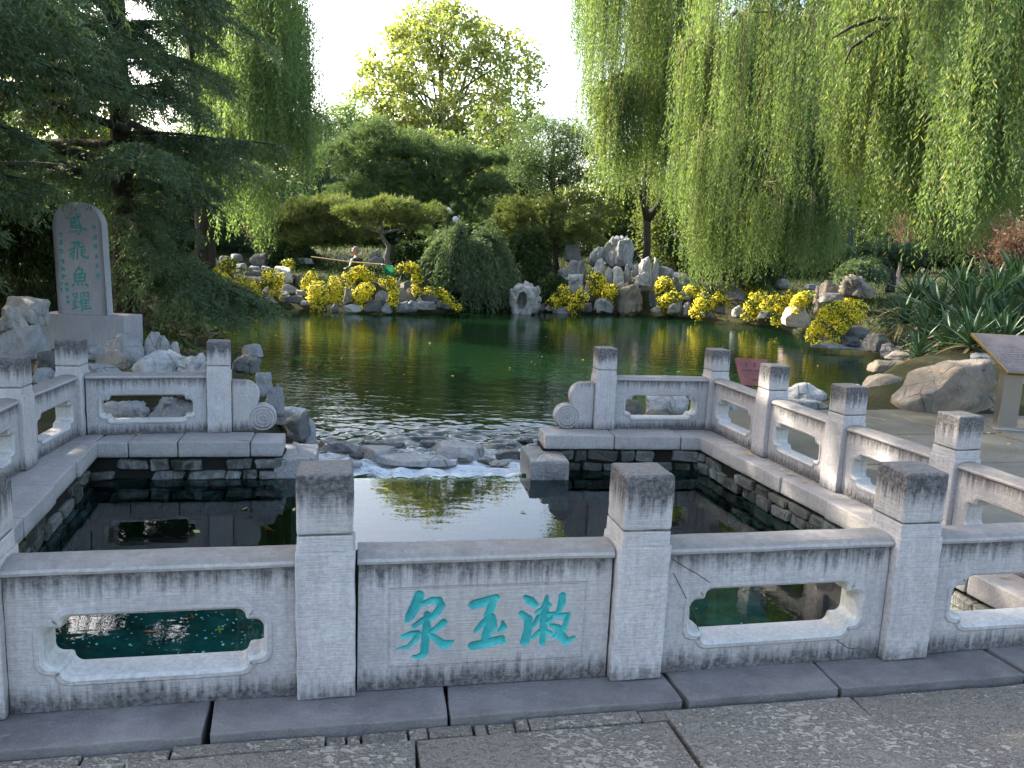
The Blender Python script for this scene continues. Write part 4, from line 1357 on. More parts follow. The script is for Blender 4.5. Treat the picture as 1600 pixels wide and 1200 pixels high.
def stele_mat():
    t = NT('stele_face')
    tc = t.n('ShaderNodeTexCoord'); geo = t.n('ShaderNodeNewGeometry'); pos = geo.outputs['Position']
    x = sep(t, tc.outputs['Object'], 0); z = sep(t, tc.outputs['Object'], 2)
    n = t.noise(t.mapping(pos, (2, 2, 1)), 2.2, 5, 0.65); f = t.noise(pos, 40, 4, 0.6)
    # old dark weathering that creeps in from both long edges of the tablet
    e = t.math('ABSOLUTE', t.math('SUBTRACT', x, (xc0 + xc1) / 2 - .0))
    e = t.math('ADD', e, t.math('MULTIPLY', t.math('SUBTRACT', n, .5), .16))
    w = t.ramp(e, [(wt - .075, 0.0), (wt + .02, .85)])
    c = t.mix(t.ramp(n, [(.3, 0.0), (.7, 1.0)]), (0.25, 0.24, 0.255), (0.34, 0.325, 0.33))
    c = t.mix(w, c, (0.055, 0.05, 0.052))
    c = t.mix(t.ramp(f, [(.3, .35), (.55, 0.0)]), c, (0.18, 0.175, 0.18))
    t.pbsdf(c, .75, t.bump(f, .4, .004), .3)
    return t.m


SM = stele_mat()
slab_o = link('slab', bm_mesh(bm, 'slab'), st, M['plain_stone'])
CH = [
    # kite bird
    [[(293, 247, 7), (340, 238, 6), (390, 230, 7)], [(355, 205, 7), (372, 270, 7), (402, 340, 8), (440, 357, 8), (444, 335, 3)], [(385, 205, 7), (392, 216, 5)],
     [(300, 265, 7), (305, 332, 7)], [(322, 252, 5), (345, 258, 6), (345, 292, 6)], [(306, 278, 5), (345, 276, 5)], [(306, 297, 5), (345, 294, 5)], [(303, 318, 6), (382, 312, 6)],
     [(303, 337, 5), (372, 333, 5)], [(382, 312, 6), (392, 372, 7), (370, 402, 8), (358, 392, 3)], [(288, 372, 9), (298, 385, 4)], [(312, 372, 7), (320, 384, 4)], [(334, 370, 7), (342, 382, 4)], [(356, 366, 7), (362, 378, 4)]],
    # fly
    [[(312, 478, 7), (374, 466, 8), (386, 520, 7), (428, 512, 7)], [(398, 478, 7), (420, 492, 6)], [(362, 482, 8), (360, 630, 7)], [(288, 548, 7), (338, 520, 7)], [(298, 578, 6), (334, 552, 5)],
     [(338, 490, 7), (322, 632, 6)], [(402, 540, 8), (402, 598, 9), (460, 622, 8), (464, 600, 3)], [(410, 550, 6), (438, 538, 5)], [(408, 574, 6), (442, 564, 5)], [(300, 610, 5), (312, 560, 5)]],
    # fish
    [[(377, 704, 9), (352, 742, 8), (328, 772, 5)], [(374, 726, 7), (414, 726, 7), (400, 762, 8)], [(335, 776, 8), (342, 842, 7)], [(335, 776, 8), (436, 766, 8), (430, 838, 8)], [(340, 842, 7), (430, 836, 7)],
     [(385, 768, 6), (386, 840, 6)], [(340, 806, 6), (430, 801, 6)], [(328, 868, 12), (318, 885, 6)], [(368, 864, 10), (376, 880, 5)], [(404, 864, 10), (412, 880, 5)], [(444, 866, 11), (464, 886, 7)]],
    # leap
    [[(324, 957, 6), (360, 950, 6), (360, 986, 6), (328, 988, 6), (324, 957, 6)], [(346, 988, 6), (346, 1082, 6)], [(346, 1032, 5), (370, 1027, 5)], [(326, 1015, 6), (329, 1086, 6)], [(318, 1098, 7), (376, 1076, 6)],
     [(390, 952, 6), (426, 945, 6), (424, 990, 6)], [(394, 970, 5), (398, 992, 4)], [(440, 947, 6), (468, 942, 6), (466, 990, 6)], [(446, 966, 5), (450, 988, 4)], [(402, 1000, 6), (384, 1042, 6)], [(402, 1020, 7), (408, 1122, 7)],
     [(400, 1020, 6), (480, 1010, 6)], [(405, 1046, 5), (472, 1040, 5)], [(405, 1072, 5), (472, 1066, 5)], [(405, 1100, 6), (492, 1090, 7)], [(442, 1008, 6), (442, 1096, 6)]],
]
rsm = random.Random(5)
small = []
for x, y, s_ in [(517, 330, 17), (527, 425, 22), (536, 510, 20), (545, 605, 18), (547, 690, 17), (558, 785, 20), (205, 400, 24), (208, 472, 22), (213, 560, 24), (221, 650, 20), (229, 720, 22), (232, 795, 24), (213, 865, 14), (214, 915, 14),
                (260, 865, 13), (264, 915, 14), (270, 985, 15), (276, 1032, 12)]:
    for k in range(4):
        if k % 2: small.append([(x - s_ * .8, y + s_ * rsm.uniform(-.8, .8), 4), (x + s_ * .8, y + s_ * rsm.uniform(-.8, .8), 4)])
        else: xx = x + s_ * rsm.uniform(-.6, .6); small.append([(xx, y - s_, 4), (xx + s_ * rsm.uniform(-.4, .4), y + s_, 4)])


def sconv(strokes):
    o_ = []
    for s1 in strokes:
        o_.append([(*sloc(x, y), r * .00147 * 1.05) for x, y, r in s1])
    return o_


SOA = np.array(SO)


def in_stele(X, Z):
    d = inside_dist(X, Z, SO)
    return d < 0.001


carved_field(slab_o, xc1 - wt - .02, max(xc0 + wb, xc1 + wt) + .01, zb, zt_ + .003, .0842, [sconv(g_) for g_ in CH] + [sconv(small)], .004, .0045, SM, M['teal_old'], outline=in_stele)

# ------------------------------------------------------------------ signs
gold = plain('aged_gold_trim', (0.26, 0.18, 0.06), 0.35, 0.5, 0.8)
steel = NT('brushed_steel'); g_ = steel.n('ShaderNodeNewGeometry')
steel.pbsdf((0.30, 0.275, 0.25), .28, steel.bump(steel.noise(steel.mapping(g_.outputs['Position'], (4, 4, 90)), 1.0, 3), .08, .002), .5, .9)
pq = empty('slanted_plaque', (5.62, 8.98, -.11), 'slanted metal information plaque with gold trim on a steel post at the right edge', 'plaque', rz=R(-8))
box('post', (-.10, .10, -.075, .075, 0, .70), steel.m, pq, bev=.006)
box('foot', (-.17, .17, -.14, .14, -.005, .012), steel.m, pq, bev=.004)


def sheet(name, quad, th, mat, parent, bev=.004):
    q = [Vector(p) for p in quad]; n_ = (q[1] - q[0]).cross(q[3] - q[0]).normalized()
    bm = bmesh.new()
    a_ = [bm.verts.new(p) for p in q]; b_ = [bm.verts.new(p - n_ * th) for p in q]
    bm.faces.new(a_); bm.faces.new(list(reversed(b_)))
    for i in range(4): bm.faces.new((a_[i], b_[i], b_[(i + 1) % 4], a_[(i + 1) % 4]))
    bmesh.ops.recalc_face_normals(bm, faces=bm.faces[:])
    bmesh.ops.bevel(bm, geom=bm.edges[:], offset=bev, segments=2, profile=.6, affect='EDGES')
    return link(name, bm_mesh(bm, name), parent, mat), n_


A_, B_, C_, D_ = Vector((-.13, -.20, .665)), Vector((1.25, -.20, .665)), Vector((1.25, .50, 1.03)), Vector((-.13, .50, 1.03))
# the left edge slants: the board is a parallelogram narrower at the bottom
D_.x -= .16; C_.x += .16
sheet('tray', [A_, B_, C_, D_], .035, gold, pq)
nn_ = (B_ - A_).cross(D_ - A_).normalized()
ins = lambda p, sx, sy: p + (B_ - A_).normalized() * sx + (D_ - A_).normalized() * sy + nn_ * .003
ft = NT('engraved_plate'); gg = ft.n('ShaderNodeNewGeometry')
ft.pbsdf(ft.ramp(ft.noise(gg.outputs['Position'], 5, 5), [(.3, (0.06, 0.05, 0.048)), (.7, (0.12, 0.10, 0.098))]), .5, None, .4, .1)
face_o, _ = sheet('face_plate', [ins(A_, .018, .018), ins(B_, -.018, .018), ins(C_, -.018, -.018), ins(D_, .018, -.018)], .004, ft.m, pq, .001)
Gm = Geo(); rs_ = random.Random(4)
dark_ink = plain('engraving_ink', (0.17, 0.15, 0.14), .6)
for r_ in range(9):
    xx = .06 + rs_.uniform(0, .02)
    y_ = .10 + r_ * .047
    while xx < 1.2:
        l_ = rs_.uniform(.012, .03)
        if rs_.random() < .82:
            p = [ins(A_, xx + y_ * -.18, y_), ins(A_, xx + l_ + y_ * -.18, y_), ins(A_, xx + l_ + y_ * -.18, y_ + .014), ins(A_, xx + y_ * -.18, y_ + .014)]
            Gm.face([v + nn_ * .0012 for v in p])
        xx += l_ + .010
eo = link('engraved_text', Gm.mesh('engraved_text'), face_o, dark_ink); eo['kind'] = 'stuff'

red = NT('faded_red_board'); rg = red.n('ShaderNodeNewGeometry')
red.pbsdf(red.ramp(red.noise(rg.outputs['Position'], 9, 5), [(.3, (0.15, 0.045, 0.038)), (.7, (0.22, 0.072, 0.06))]), .55)
rp = at(1164, 590, 9.6)
rsn = empty('red_sign', (rp.x + .04, 9.6, -.12), 'small faded red notice board on a short post behind the second right hand railing post', 'sign')
box('post', (-.03, .03, 0, .05, 0, .42), plain('red_post', (0.12, 0.03, 0.02), .6), rsn, bev=.004)
zz0, zz1 = at(1160, 600, 9.6).z + .12, at(1160, 560, 9.6).z + .12
bo, bn = sheet('board', [(-.10, -.10, zz0), (.16, -.10, zz0), (.22, .02, zz1), (-.18, .02, zz1)], .02, red.m, rsn)
Gm = Geo()
def bpos(u, v):   # u across, v up, both 0..1
    l_ = Vector((-.10, -.10, zz0)).lerp(Vector((-.18, .02, zz1)), v); r__ = Vector((.16, -.10, zz0)).lerp(Vector((.22, .02, zz1)), v)
    return l_.lerp(r__, u) + bn * .002
def bquad(u0, u1, v0, v1): Gm.face([bpos(u0, v0), bpos(u1, v0), bpos(u1, v1), bpos(u0, v1)])
for cx in (.33, .60):
    for k in range(3): bquad(cx - .06, cx + .06, .70 + k * .05, .718 + k * .05)
    bquad(cx - .01, cx + .012, .68, .85)
for k in range(15):
    if k != 8: bquad(.16 + k * .048, .16 + k * .048 + .030, .52, .575 + .02 * (k % 3 == 0))
bquad(.14, .9, .425, .435)
for k in range(4): bquad(.52 + k * .07, .57 + k * .07, .18, .25)
for k in range(2): bquad(.2 + k * .06, .235 + k * .06, .30, .35)
link('lettering', Gm.mesh('lettering'), bo, plain('dark_lettering', (0.045, 0.035, 0.035), .6))

# ------------------------------------------------------------------ foliage builders
def unit(a): return a / (np.linalg.norm(a, axis=-1, keepdims=True) + 1e-9)


def leaf_quads(P, D, L, W, r, bend=0.0, up=None):
    """P base, D direction, L length, W width -> verts (n,4,3)"""
    n = len(P)
    L = np.broadcast_to(np.asarray(L, float), (n,))[:, None]; W = np.broadcast_to(np.asarray(W, float), (n,))[:, None]
    rv = r.normal(size=(n, 3)) if up is None else np.broadcast_to(up, (n, 3)) + r.normal(size=(n, 3)) * .35
    S = unit(np.cross(D, rv)) * W * .5
    mid = P + D * L * .45
    tip = P + D * L
    if bend: tip = tip + np.array([0, 0, -1.0]) * L * bend
    return np.stack([P, mid + S, tip, mid - S], 1)


def quads_obj(name, Q, mat, parent=None, stuff=False):
    V = Q.reshape(-1, 3)
    me = npmesh(name, V, np.arange(len(V)).reshape(-1, 4))
    o = link(name, me, parent, mat)
    return o


def blob_points(n, r, c, rad, surf=.55):
    """points through an ellipsoid, denser toward its shell"""
    d = unit(r.normal(size=(n, 3)))
    k = r.random(n) ** (1 / 3)
    k = surf * (0.72 + .28 * k) + (1 - surf) * k
    return np.asarray(c) + d * k[:, None] * np.asarray(rad), d


def crown_clusters(r, ells, ncl, per, cl_r, leaf, surf=.6, droop=.15):
    """leaf clusters through several ellipsoids: uneven outline with gaps between the clusters"""
    vol = np.array([a[1][0] * a[1][1] * a[1][2] for a in ells]) ** .75
    cnt = np.maximum(3, (ncl * vol / vol.sum()).astype(int))
    C = []
    for (c_, rad), n in zip(ells, cnt):
        p, d = blob_points(n, r, c_, rad, surf); C.append(p)
    C = np.concatenate(C)
    sz = r.uniform(.55, 1.35, len(C)) * cl_r
    n = len(C) * per
    idx = np.repeat(np.arange(len(C)), per)
    dd = unit(r.normal(size=(n, 3))); kk = r.random(n) ** .5
    P = C[idx] + dd * (kk * sz[idx])[:, None] * np.array([1.1, 1.1, .75])
    D = unit(dd * .6 + r.normal(size=(n, 3)) * .7 + np.array([0, 0, -droop]))
    ll = leaf[0] * r.uniform(.65, 1.3, n)
    return leaf_quads(P, D, ll, ll * leaf[1], r), C


def limbs(g, base, top, targets, r0, r, n=10):
    base, top = Vector(base), Vector(top)
    pts = [base.lerp(top, i / n) + Vector((math.sin(i * .9 + base.x) * .04, math.cos(i * 1.3) * .04, 0)) * (1 + (top - base).length * .25) * (i > 0) for i in range(n + 1)]
    g.tube(pts, [r0 * (1.25 if i == 0 else 1) * (1 - .75 * i / n) for i in range(n + 1)], 9)
    for tg in targets:
        tg = Vector(tg); k = r.uniform(.35, .9)
        s_ = base.lerp(top, k); 
        if s_.z > tg.z: s_ = base.lerp(top, max(.25, (tg.z - base.z) / max(.1, top.z - base.z) * .7))
        mid_ = s_.lerp(tg, .5) + Vector((0, 0, .12 * (tg - s_).length))
        rr = r0 * .32
        g.tube([s_, s_.lerp(mid_, .6), mid_.lerp(tg, .35), tg], [rr, rr * .75, rr * .5, rr * .15], 5, False)


def tree(name, label, cat, px, pyb, Y, blobs, matl, leaf, ncl, per, clr, group=None, bk='bark', tr=.14, surf=.6, seed=0, ntar=12, zbase=None, nleader=1):
    """blobs: (px, py, rx_px, ry_px, depth factor) seen in the photo, turned into real ellipsoids at their own depth"""
    r = np.random.default_rng(seed + 100)
    k_ = Y / F
    ells = []
    for bx, by, rx, ry in blobs:
        c_ = at(bx, by, Y); ells.append(((c_.x, c_.y, c_.z), (rx * k_, max(rx * k_ * .85, .8 * ry * k_), ry * k_)))
    b = at(px, pyb, Y)
    if zbase is not None: b.z = zbase
    t = empty(name, b, label, cat, group)
    Q, C = crown_clusters(r, ells, ncl, per, clr, leaf, surf)
    Q = Q - np.array(b[:])
    quads_obj('crown', Q, M[matl], t)
    g = Geo()
    ct = np.mean([e[0] for e in ells], 0); tp = max(e[0][2] + .4 * e[1][2] for e in ells)
    sel = C[r.choice(len(C), min(ntar, len(C)), replace=False)] - np.array(b[:])
    limbs(g, (0, 0, -.3), (ct[0] - b.x, ct[1] - b.y, tp - b.z), sel, tr, random.Random(seed))
    link('trunk', g.mesh('trunk'), t, M[bk], smooth=True)
    return t


def tufts(C, DN, per, L, W, r, spread=.75):
    """needle tufts: blades fanning out of each centre around its direction"""
    n = len(C) * per
    idx = np.repeat(np.arange(len(C)), per)
    D = unit(DN[idx] + r.normal(size=(n, 3)) * spread)
    return leaf_quads(C[idx] + r.normal(size=(n, 3)) * L * .12, D, L * r.uniform(.7, 1.2, n), W, r)


def pine(name, label, px, pyb, Y, pads, matl, seed, group=None, L=.17, W=.02, ntf=1.0, tr=.12, bk='bark', zbase=None, lean=None):
    r = np.random.default_rng(seed + 500)
    k_ = Y / F
    b = at(px, pyb, Y)
    if zbase is not None: b.z = zbase
    t = empty(name, b, label, 'pine tree', group)
    Qs = []; g = Geo(); bb = np.array(b[:])
    cen = []
    puffs = []
    rp_ = random.Random(seed)
    for bx, by, rx, ry in pads:
        for q in range(3):
            puffs.append((bx + (q - 1) * rx * .55 + rp_.uniform(-.12, .12) * rx, by + rp_.uniform(-.7, .7) * ry, rx * rp_.uniform(.40, .58), ry * rp_.uniform(.9, 1.4)))
    for i, (bx, by, rx, ry) in enumerate(puffs):
        Yp = Y + rng.uniform(-.6, .6) * rx * k_
        c_ = np.array(at(bx, by, Yp)[:]); rad = np.array([rx * k_, rx * k_ * .85, ry * k_])
        n = int(230 * ntf * rad[0] * rad[1] * 2.2) + 30
        d = unit(r.normal(size=(n, 3)) * np.array([1, 1, .8])); d[:, 2] = np.where(r.random(n) < .78, np.abs(d[:, 2]), d[:, 2])
        kk = r.uniform(.45, 1.0, n) ** .5
        lump = 1 + .22 * np.sin(d[:, 0] * 5 + i) * np.sin(d[:, 1] * 4.3 + 2 * i) + .12 * r.normal(size=n)
        P = c_ + d * (kk * lump)[:, None] * rad
        Qs.append(tufts(P, unit(d * .6 + np.array([0, 0, .7])), 11, L, W, r))
        cen.append(c_)
    quads_obj('crown', np.concatenate(Qs) - bb, M[matl], t)
    ct = np.mean(cen, 0); tz = max(c_[2] for c_ in cen)
    top = Vector((ct[0], ct[1], tz)) - b if lean is None else Vector(at(*lean, Y)) - b
    pts = [Vector((0, 0, -.3))] + [top * (i / 7) + Vector((math.sin(i * 1.7 + seed) * .10, math.cos(i * 1.1 + seed) * .1, 0)) * tr * 8 for i in range(1, 8)]
    g.tube(pts, [tr * (1.2 - .9 * i / 7) for i in range(8)], 8)
    for c_ in cen[1::3]:
        e = Vector(c_) - b; s_ = pts[min(7, max(2, int(7 * min(1, max(.1, e.z / max(.3, top.z))) * .85)))]
        g.tube([s_, s_.lerp(e, .5) + Vector((0, 0, -.06)), e + Vector((0, 0, -.05))], [tr * .42, tr * .3, tr * .1], 5, False)
    link('trunk', g.mesh('trunk'), t, M[bk], smooth=True)
    return t


def strand_quads(A, Ln, r, step, leafL, leafW, sway=.07, spread=.6, wind=(0.0, 0.0)):
    """hanging willow strands from anchors A (n,3) of lengths Ln; returns leaf quads and the strand paths"""
    m_ = np.maximum(3, (Ln / step).astype(int)); tot = int(m_.sum())
    idx = np.repeat(np.arange(len(A)), m_)
    s_ = np.concatenate([np.arange(k) / k for k in m_])
    ph = r.uniform(0, 6.28, (len(A), 2)); am = r.normal(size=(len(A), 2)) * sway
    dr = r.normal(size=(len(A), 2)) * .05 + np.array(wind)
    P = A[idx].copy()
    for ax in (0, 1):
        P[:, ax] += am[idx, ax] * np.sin(s_ * 2.6 + ph[idx, ax]) * Ln[idx] * .5 + dr[idx, ax] * s_ * Ln[idx]
    P[:, 2] -= s_ * Ln[idx] * .985
    P += r.normal(size=P.shape) * .012
    an = r.uniform(0, 6.28, tot)
    D = unit(np.stack([np.cos(an) * spread, np.sin(an) * spread, -np.ones(tot) * r.uniform(.5, 1.2, tot)], 1))
    ll = leafL * r.uniform(.6, 1.25, tot) * (1 - .35 * s_)
    return leaf_quads(P, D, ll, leafW * r.uniform(.8, 1.2, tot), r), P


def willow(label, px, pyb, Y, curtains, seed, matl='willow', step=.06, leafL=.14, leafW=.02, trunk_r=.28, zbase=None, group='weeping willows around the pond', limbpx=None, bk='bark', top=None):
    """curtains: (px0, px1, py_top0, py_top1, py_bottom0, py_bottom1, Y0, Y1, strands): bunches of strands between two pixels columns, at real depths"""
    r = np.random.default_rng(seed + 900)
    b = at(px, pyb, Y)
    if zbase is not None: b.z = zbase
    t = empty('weeping_willow', b, label, 'willow', group)
    bb = np.array(b[:])
    Qs = []; g = Geo(); tw = Geo()
    topv = Vector(at(*(top or (px, -260)), Y)) - b
    n = 9
    pts = [topv * (i / n) + Vector((math.sin(i * 1.1 + seed) * .12, math.cos(i * .8 + seed) * .12, 0)) * i * .5 for i in range(n + 1)]
    pts[0].z -= .4
    g.tube(pts, [trunk_r * (1.2 - .85 * i / n) for i in range(n + 1)], 10)
    for ci, (x0, x1, t0, t1, b0, b1, Y0, Y1, ns) in enumerate(curtains):
        nb = max(2, int(abs(x1 - x0) / 1600 * 1.28 * (Y0 + Y1) / 2 * 2.3) + 2)       # bunches
        for k in range(nb):
            f = (k + r.uniform(.1, .9)) / nb
            Yk = r.uniform(min(Y0, Y1), max(Y0, Y1))
            a_ = np.array(at(x0 + (x1 - x0) * f, t0 + (t1 - t0) * f, Yk)[:])
            zb_ = at(x0 + (x1 - x0) * f, b0 + (b1 - b0) * f, Yk).z
            zb_ += (a_[2] - zb_) * max(0, r.uniform(-.25, .32))
            m_ = max(4, int(ns / nb * r.uniform(.45, 1.55)))
            wv = (.055 * Yk / 10 + .11) * r.uniform(.6, 1.5)
            A = a_ + np.stack([r.normal(size=m_) * wv, r.normal(size=m_) * wv * 1.2, r.normal(size=m_) * wv * .9 - .1], 1)
            tassel = np.exp(-((A[:, 0] - a_[0]) / (wv * 1.3)) ** 2)
            Ln = np.maximum(.4, (A[:, 2] - zb_) * (.40 + .58 * tassel * r.uniform(.62, 1.06, m_)))
            q, P = strand_quads(A - bb, Ln, r, step, leafL, leafW)
            Qs.append(q)
            # the bough that carries this bunch
            e = Vector(a_ - bb); s_ = pts[min(n, max(3, int(n * (.45 + .5 * r.random()))))]
            mid_ = s_.lerp(e, .55) + Vector((0, 0, abs(e.z - s_.z) * .15 + .5))
            g.tube([s_, s_.lerp(mid_, .6), mid_.lerp(e, .4) + Vector((0, 0, .2)), e], [trunk_r * .28, trunk_r * .2, trunk_r * .12, .012], 5, False)
            for j in range(0, m_, 6):
                a2 = Vector(A[j] - bb)
                tw.tube([e.lerp(a2, .2) + Vector((0, 0, .05)), a2, a2 + Vector((0, 0, -Ln[j] * .5)), a2 + Vector((0, 0, -Ln[j] * .9))], [.008 + .0004 * Y, .006 + .0004 * Y, .005, .003], 3, False)
    if limbpx:
        for lp in limbpx:
            pp = [Vector(at(x, y, d_)) - b for x, y, d_, _ in lp]
            g.tube(pp, [q_[3] for q_ in lp], 7)
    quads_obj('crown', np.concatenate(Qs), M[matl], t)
    link('trunk', g.mesh('trunk'), t, M[bk], smooth=True)
    link('twigs', tw.mesh('twigs'), t, M['twig'])
    return t


def cedar(label, base, height, branches, seed, group='deodar cedars on the left bank', tr=.22, L=.088, W=.015, lod=1.0, matl='cedar'):
    """branches: list of (z0, azimuth deg, length, rise, droop)"""
    r = np.random.default_rng(seed + 40)
    t = empty('cedar_tree', base, label, 'cedar tree', group)
    g = Geo()
    n = 10
    g.tube([(math.sin(i * .8) * .03 * i * .3, math.cos(i * .7) * .03 * i * .3, -.4 + (height + .4) * i / n) for i in range(n + 1)], [tr * (1.15 - 1.05 * i / n) for i in range(n + 1)], 10)
    link('trunk', g.mesh('trunk'), t, M['bark'], smooth=True)
    for (z0, az, ln_, rise, droop) in branches:
        az = R(az); d = np.array([math.sin(az), math.cos(az), 0]); sd_ = np.array([d[1], -d[0], 0])
        s_ = np.linspace(0, 1, 12)
        path = np.array([0, 0, z0]) + np.outer(s_ * ln_, d) + np.outer(rise * s_ - droop * s_ ** 2.2, [0, 0, 1]) + np.outer(np.sin(s_ * 3 + az) * .05 * ln_, sd_)
        gb = Geo()
        gb.tube(path, [max(.006, .018 * ln_ * (1 - .93 * q_)) for q_ in s_], 6, False)
        # side twigs
        nt = max(8, int(ln_ * 17 * lod))
        ts = r.uniform(.16, 1.0, nt)
        Qs = []
        tl = (.26 + .95 * np.sin(np.clip(ts * 1.06, 0, 1) * math.pi) ** .7) * (.30 + .085 * ln_) * r.uniform(.6, 1.25, nt)
        side_ = np.where(r.random(nt) < .5, -1, 1)
        base_p = np.stack([np.interp(ts, s_, path[:, i]) for i in range(3)], 1)
        ang_ = r.uniform(.55, 1.25, nt)
        td = np.cos(ang_)[:, None] * d + (np.sin(ang_) * side_)[:, None] * sd_
        td[:, 2] += r.normal(size=nt) * .10
        dr = r.uniform(.35, .95, nt)
        nb = np.maximum(8, (tl * 185 * lod).astype(int))
        idx = np.repeat(np.arange(nt), nb)
        q_ = np.concatenate([np.arange(k) / k for k in nb])
        P = base_p[idx] + td[idx] * (q_ * tl[idx])[:, None]
        P[:, 2] -= dr[idx] * tl[idx] * q_ ** 2
        # short hanging shoots off the twig
        sh = r.random(len(P)) ** 2 * .11 * (1 + .08 * ln_)
        lat = r.normal(size=(len(P), 3)) * np.array([.6, .6, .35])
        P = P + unit(lat + np.array([0, 0, -.45])) * sh[:, None]
        tang = td[idx] * 1.0; tang[:, 2] -= 2 * dr[idx] * q_
        D = unit(unit(tang) * .8 + r.normal(size=(len(P), 3)) * .55 + np.array([0, 0, -.15]))
        Q = leaf_quads(P, D, L * r.uniform(.6, 1.25, len(P)), W, r)
        br = link('branch', gb.mesh('branch'), t, M['bark'], smooth=True)
        quads_obj('needles', Q, M[matl], br)
        for k in range(0, nt, 2):
            pass
    return t

# ------------------------------------------------------------------ cedars on the left
def cedar_branches(seed, z0, z1, step, lmax, lmin, sector=(0, 360), rise=.25, droop=.7, cut=False):
    rs = random.Random(seed); out = []; z = z0; az = rs.uniform(0, 360)
    while z < z1:
        f = (z - z0) / (z1 - z0)
        ln_ = (lmax + (lmin - lmax) * f) * rs.uniform(.75, 1.1)
        a_ = sector[0] + (az % (sector[1] - sector[0]))
        out.append((z, a_, ln_, rise * ln_ * rs.uniform(.2, 1.0), droop * rs.uniform(.6, 1.2) * ln_ * .3))
        if cut and z > 1.7 and 25 < a_ % 360 < 150: out[-1] = (z, a_, min(ln_, 1.75 if z > 3 else 1.7), *out[-1][3:])
        az += 137.5; z += step * rs.uniform(.7, 1.3)
    return out


ba = at(196, 470, 13.5); ba.z = .2
brA = cedar_branches(1, 2.0, 16.5, .13, 4.8, 2.0, cut=True)
brA += [(2.9, 92, 2.7, .3, .25), (3.0, 100, 2.2, .2, .3), (2.3, 105, 1.7, .0, .4), (1.9, 118, 1.6, -.1, .4), (1.5, 128, 1.9, -.2, .5), (1.1, 112, 2.9, -.25, .6), (1.0, 100, 2.6, -.1, .5), (.9, 125, 2.9, -.2, .55),
        (1.7, 140, 2.0, -.3, .5), (.8, 110, 2.4, -.1, .4), (1.4, 95, 1.6, -.2, .5), (2.0, 150, 2.0, 0, .8), (.7, 100, 2.8, -.1, .3), (1.1, 138, 2.4, -.2, .4), (3.6, 130, 2.4, .3, .9), (4.2, 150, 2.4, .4, .9), (4.6, 120, 1.8, .4, .6), (5.2, 88, 1.8, .4, .5), (5.6, 108, 1.8, .3, .5), (4.9, 175, 3.2, .4, 1.0), (5.8, 190, 3.4, .4, 1.0), (6.6, 165, 3.0, .4, .9), (7.4, 200, 3.2, .4, 1.0)]
cedar('tall dark cedar behind the stele with its lowest sprays hanging over the pond', ba, 17.5, brA, 1, tr=.17)
brB = cedar_branches(2, 3.3, 13, .18, 4.4, 1.4) + [(3.5, 82, 3.3, .5, .75), (3.9, 95, 3.1, .5, .8), (4.3, 75, 3.2, .4, .8), (2.35, 86, 2.35, .2, .35), (2.2, 95, 2.2, .2, .3), (1.9, 100, 1.9, .1, .3), (1.5, 95, 1.7, 0, .3), (1.2, 105, 1.6, 0, .3), (3.0, 105, 2.6, .2, .6)]
cedar('cedar at the left edge with light tipped sprays reaching into the picture', (-7.5, 9.0, -.1), 12.5, brB, 2, tr=.2)
cedar('tall cedar standing further back at the far left behind the others', (-13.5, 19, .3), 15, cedar_branches(3, 1.2, 16.5, .20, 5.4, 1.8), 3, L=.15, W=.04, lod=.6)
cedar('unseen cedar added outside the left edge to shade the railing', (-8.9, 5.6, -.2), 14, cedar_branches(4, 2.8, 14, .14, 5.0, 2.0), 4, L=.16, W=.05, lod=.6)  # added out of view to keep the sun off the foreground
cedar('second unseen cedar added outside the left edge for shade, further from the railing', (-12.5, 9.5, -.1), 15, cedar_branches(6, 2.8, 14.5, .16, 5.2, 2.0), 6, L=.16, W=.05, lod=.6)  # another unseen tree, added to block remaining sun patches

# ------------------------------------------------------------------ trees behind the pond
tree('poplar_tree', 'tall airy yellow green tree rising over the pines in the middle of the skyline', 'tree', 705, 400, 68,
     [(700, 130, 120, 110), (690, 60, 85, 55), (620, 150, 55, 70), (800, 130, 45, 75), (610, 210, 60, 50), (740, 190, 100, 70), (700, 28, 50, 25), (830, 105, 18, 28), (600, 260, 50, 40), (690, 250, 90, 60), (572, 175, 34, 42), (598, 125, 40, 46), (640, 60, 42, 40), (770, 60, 40, 35), (640, 90, 40, 45)],
     'poplar', (.36, .60), 720, 34, .80, bk='bark_grey', tr=.38, surf=.25, seed=1, ntar=40, zbase=.8)
tree('poplar_tree', 'yellow leaved slender tree between the pines and the round crowned tree', 'tree', 772, 400, 44,
     [(770, 270, 35, 60), (800, 240, 40, 45), (780, 200, 40, 40), (820, 215, 30, 40)], 'broad', (.26, .6), 90, 30, .5, bk='bark_grey', tr=.12, seed=2, zbase=.8)
tree('round_tree', 'small tree with a domed dark green crown over bare fanned branches', 'tree', 864, 335, 36,
     [(862, 228, 66, 38), (850, 262, 60, 32), (815, 255, 32, 30), (905, 250, 34, 34), (870, 205, 40, 22)], 'pine', (.17, .20), 300, 70, .5, tr=.10, seed=3, ntar=46, surf=.7)
tree('far_willow', 'pale green rounded willow peak far behind the left pines', 'tree', 540, 400, 60,
     [(525, 190, 22, 30), (560, 195, 30, 30), (545, 230, 55, 45), (500, 250, 30, 50)], 'willow_far', (.4, .25), 160, 50, 1.0, seed=4, zbase=.8)
tree('dark_conifer', 'dark narrow conifer just right of the left willow', 'conifer', 502, 400, 42,
     [(500, 225, 28, 45), (500, 285, 42, 50), (515, 330, 60, 45)], 'pine_dark', (.28, .16), 260, 60, .6, seed=5, zbase=.8)
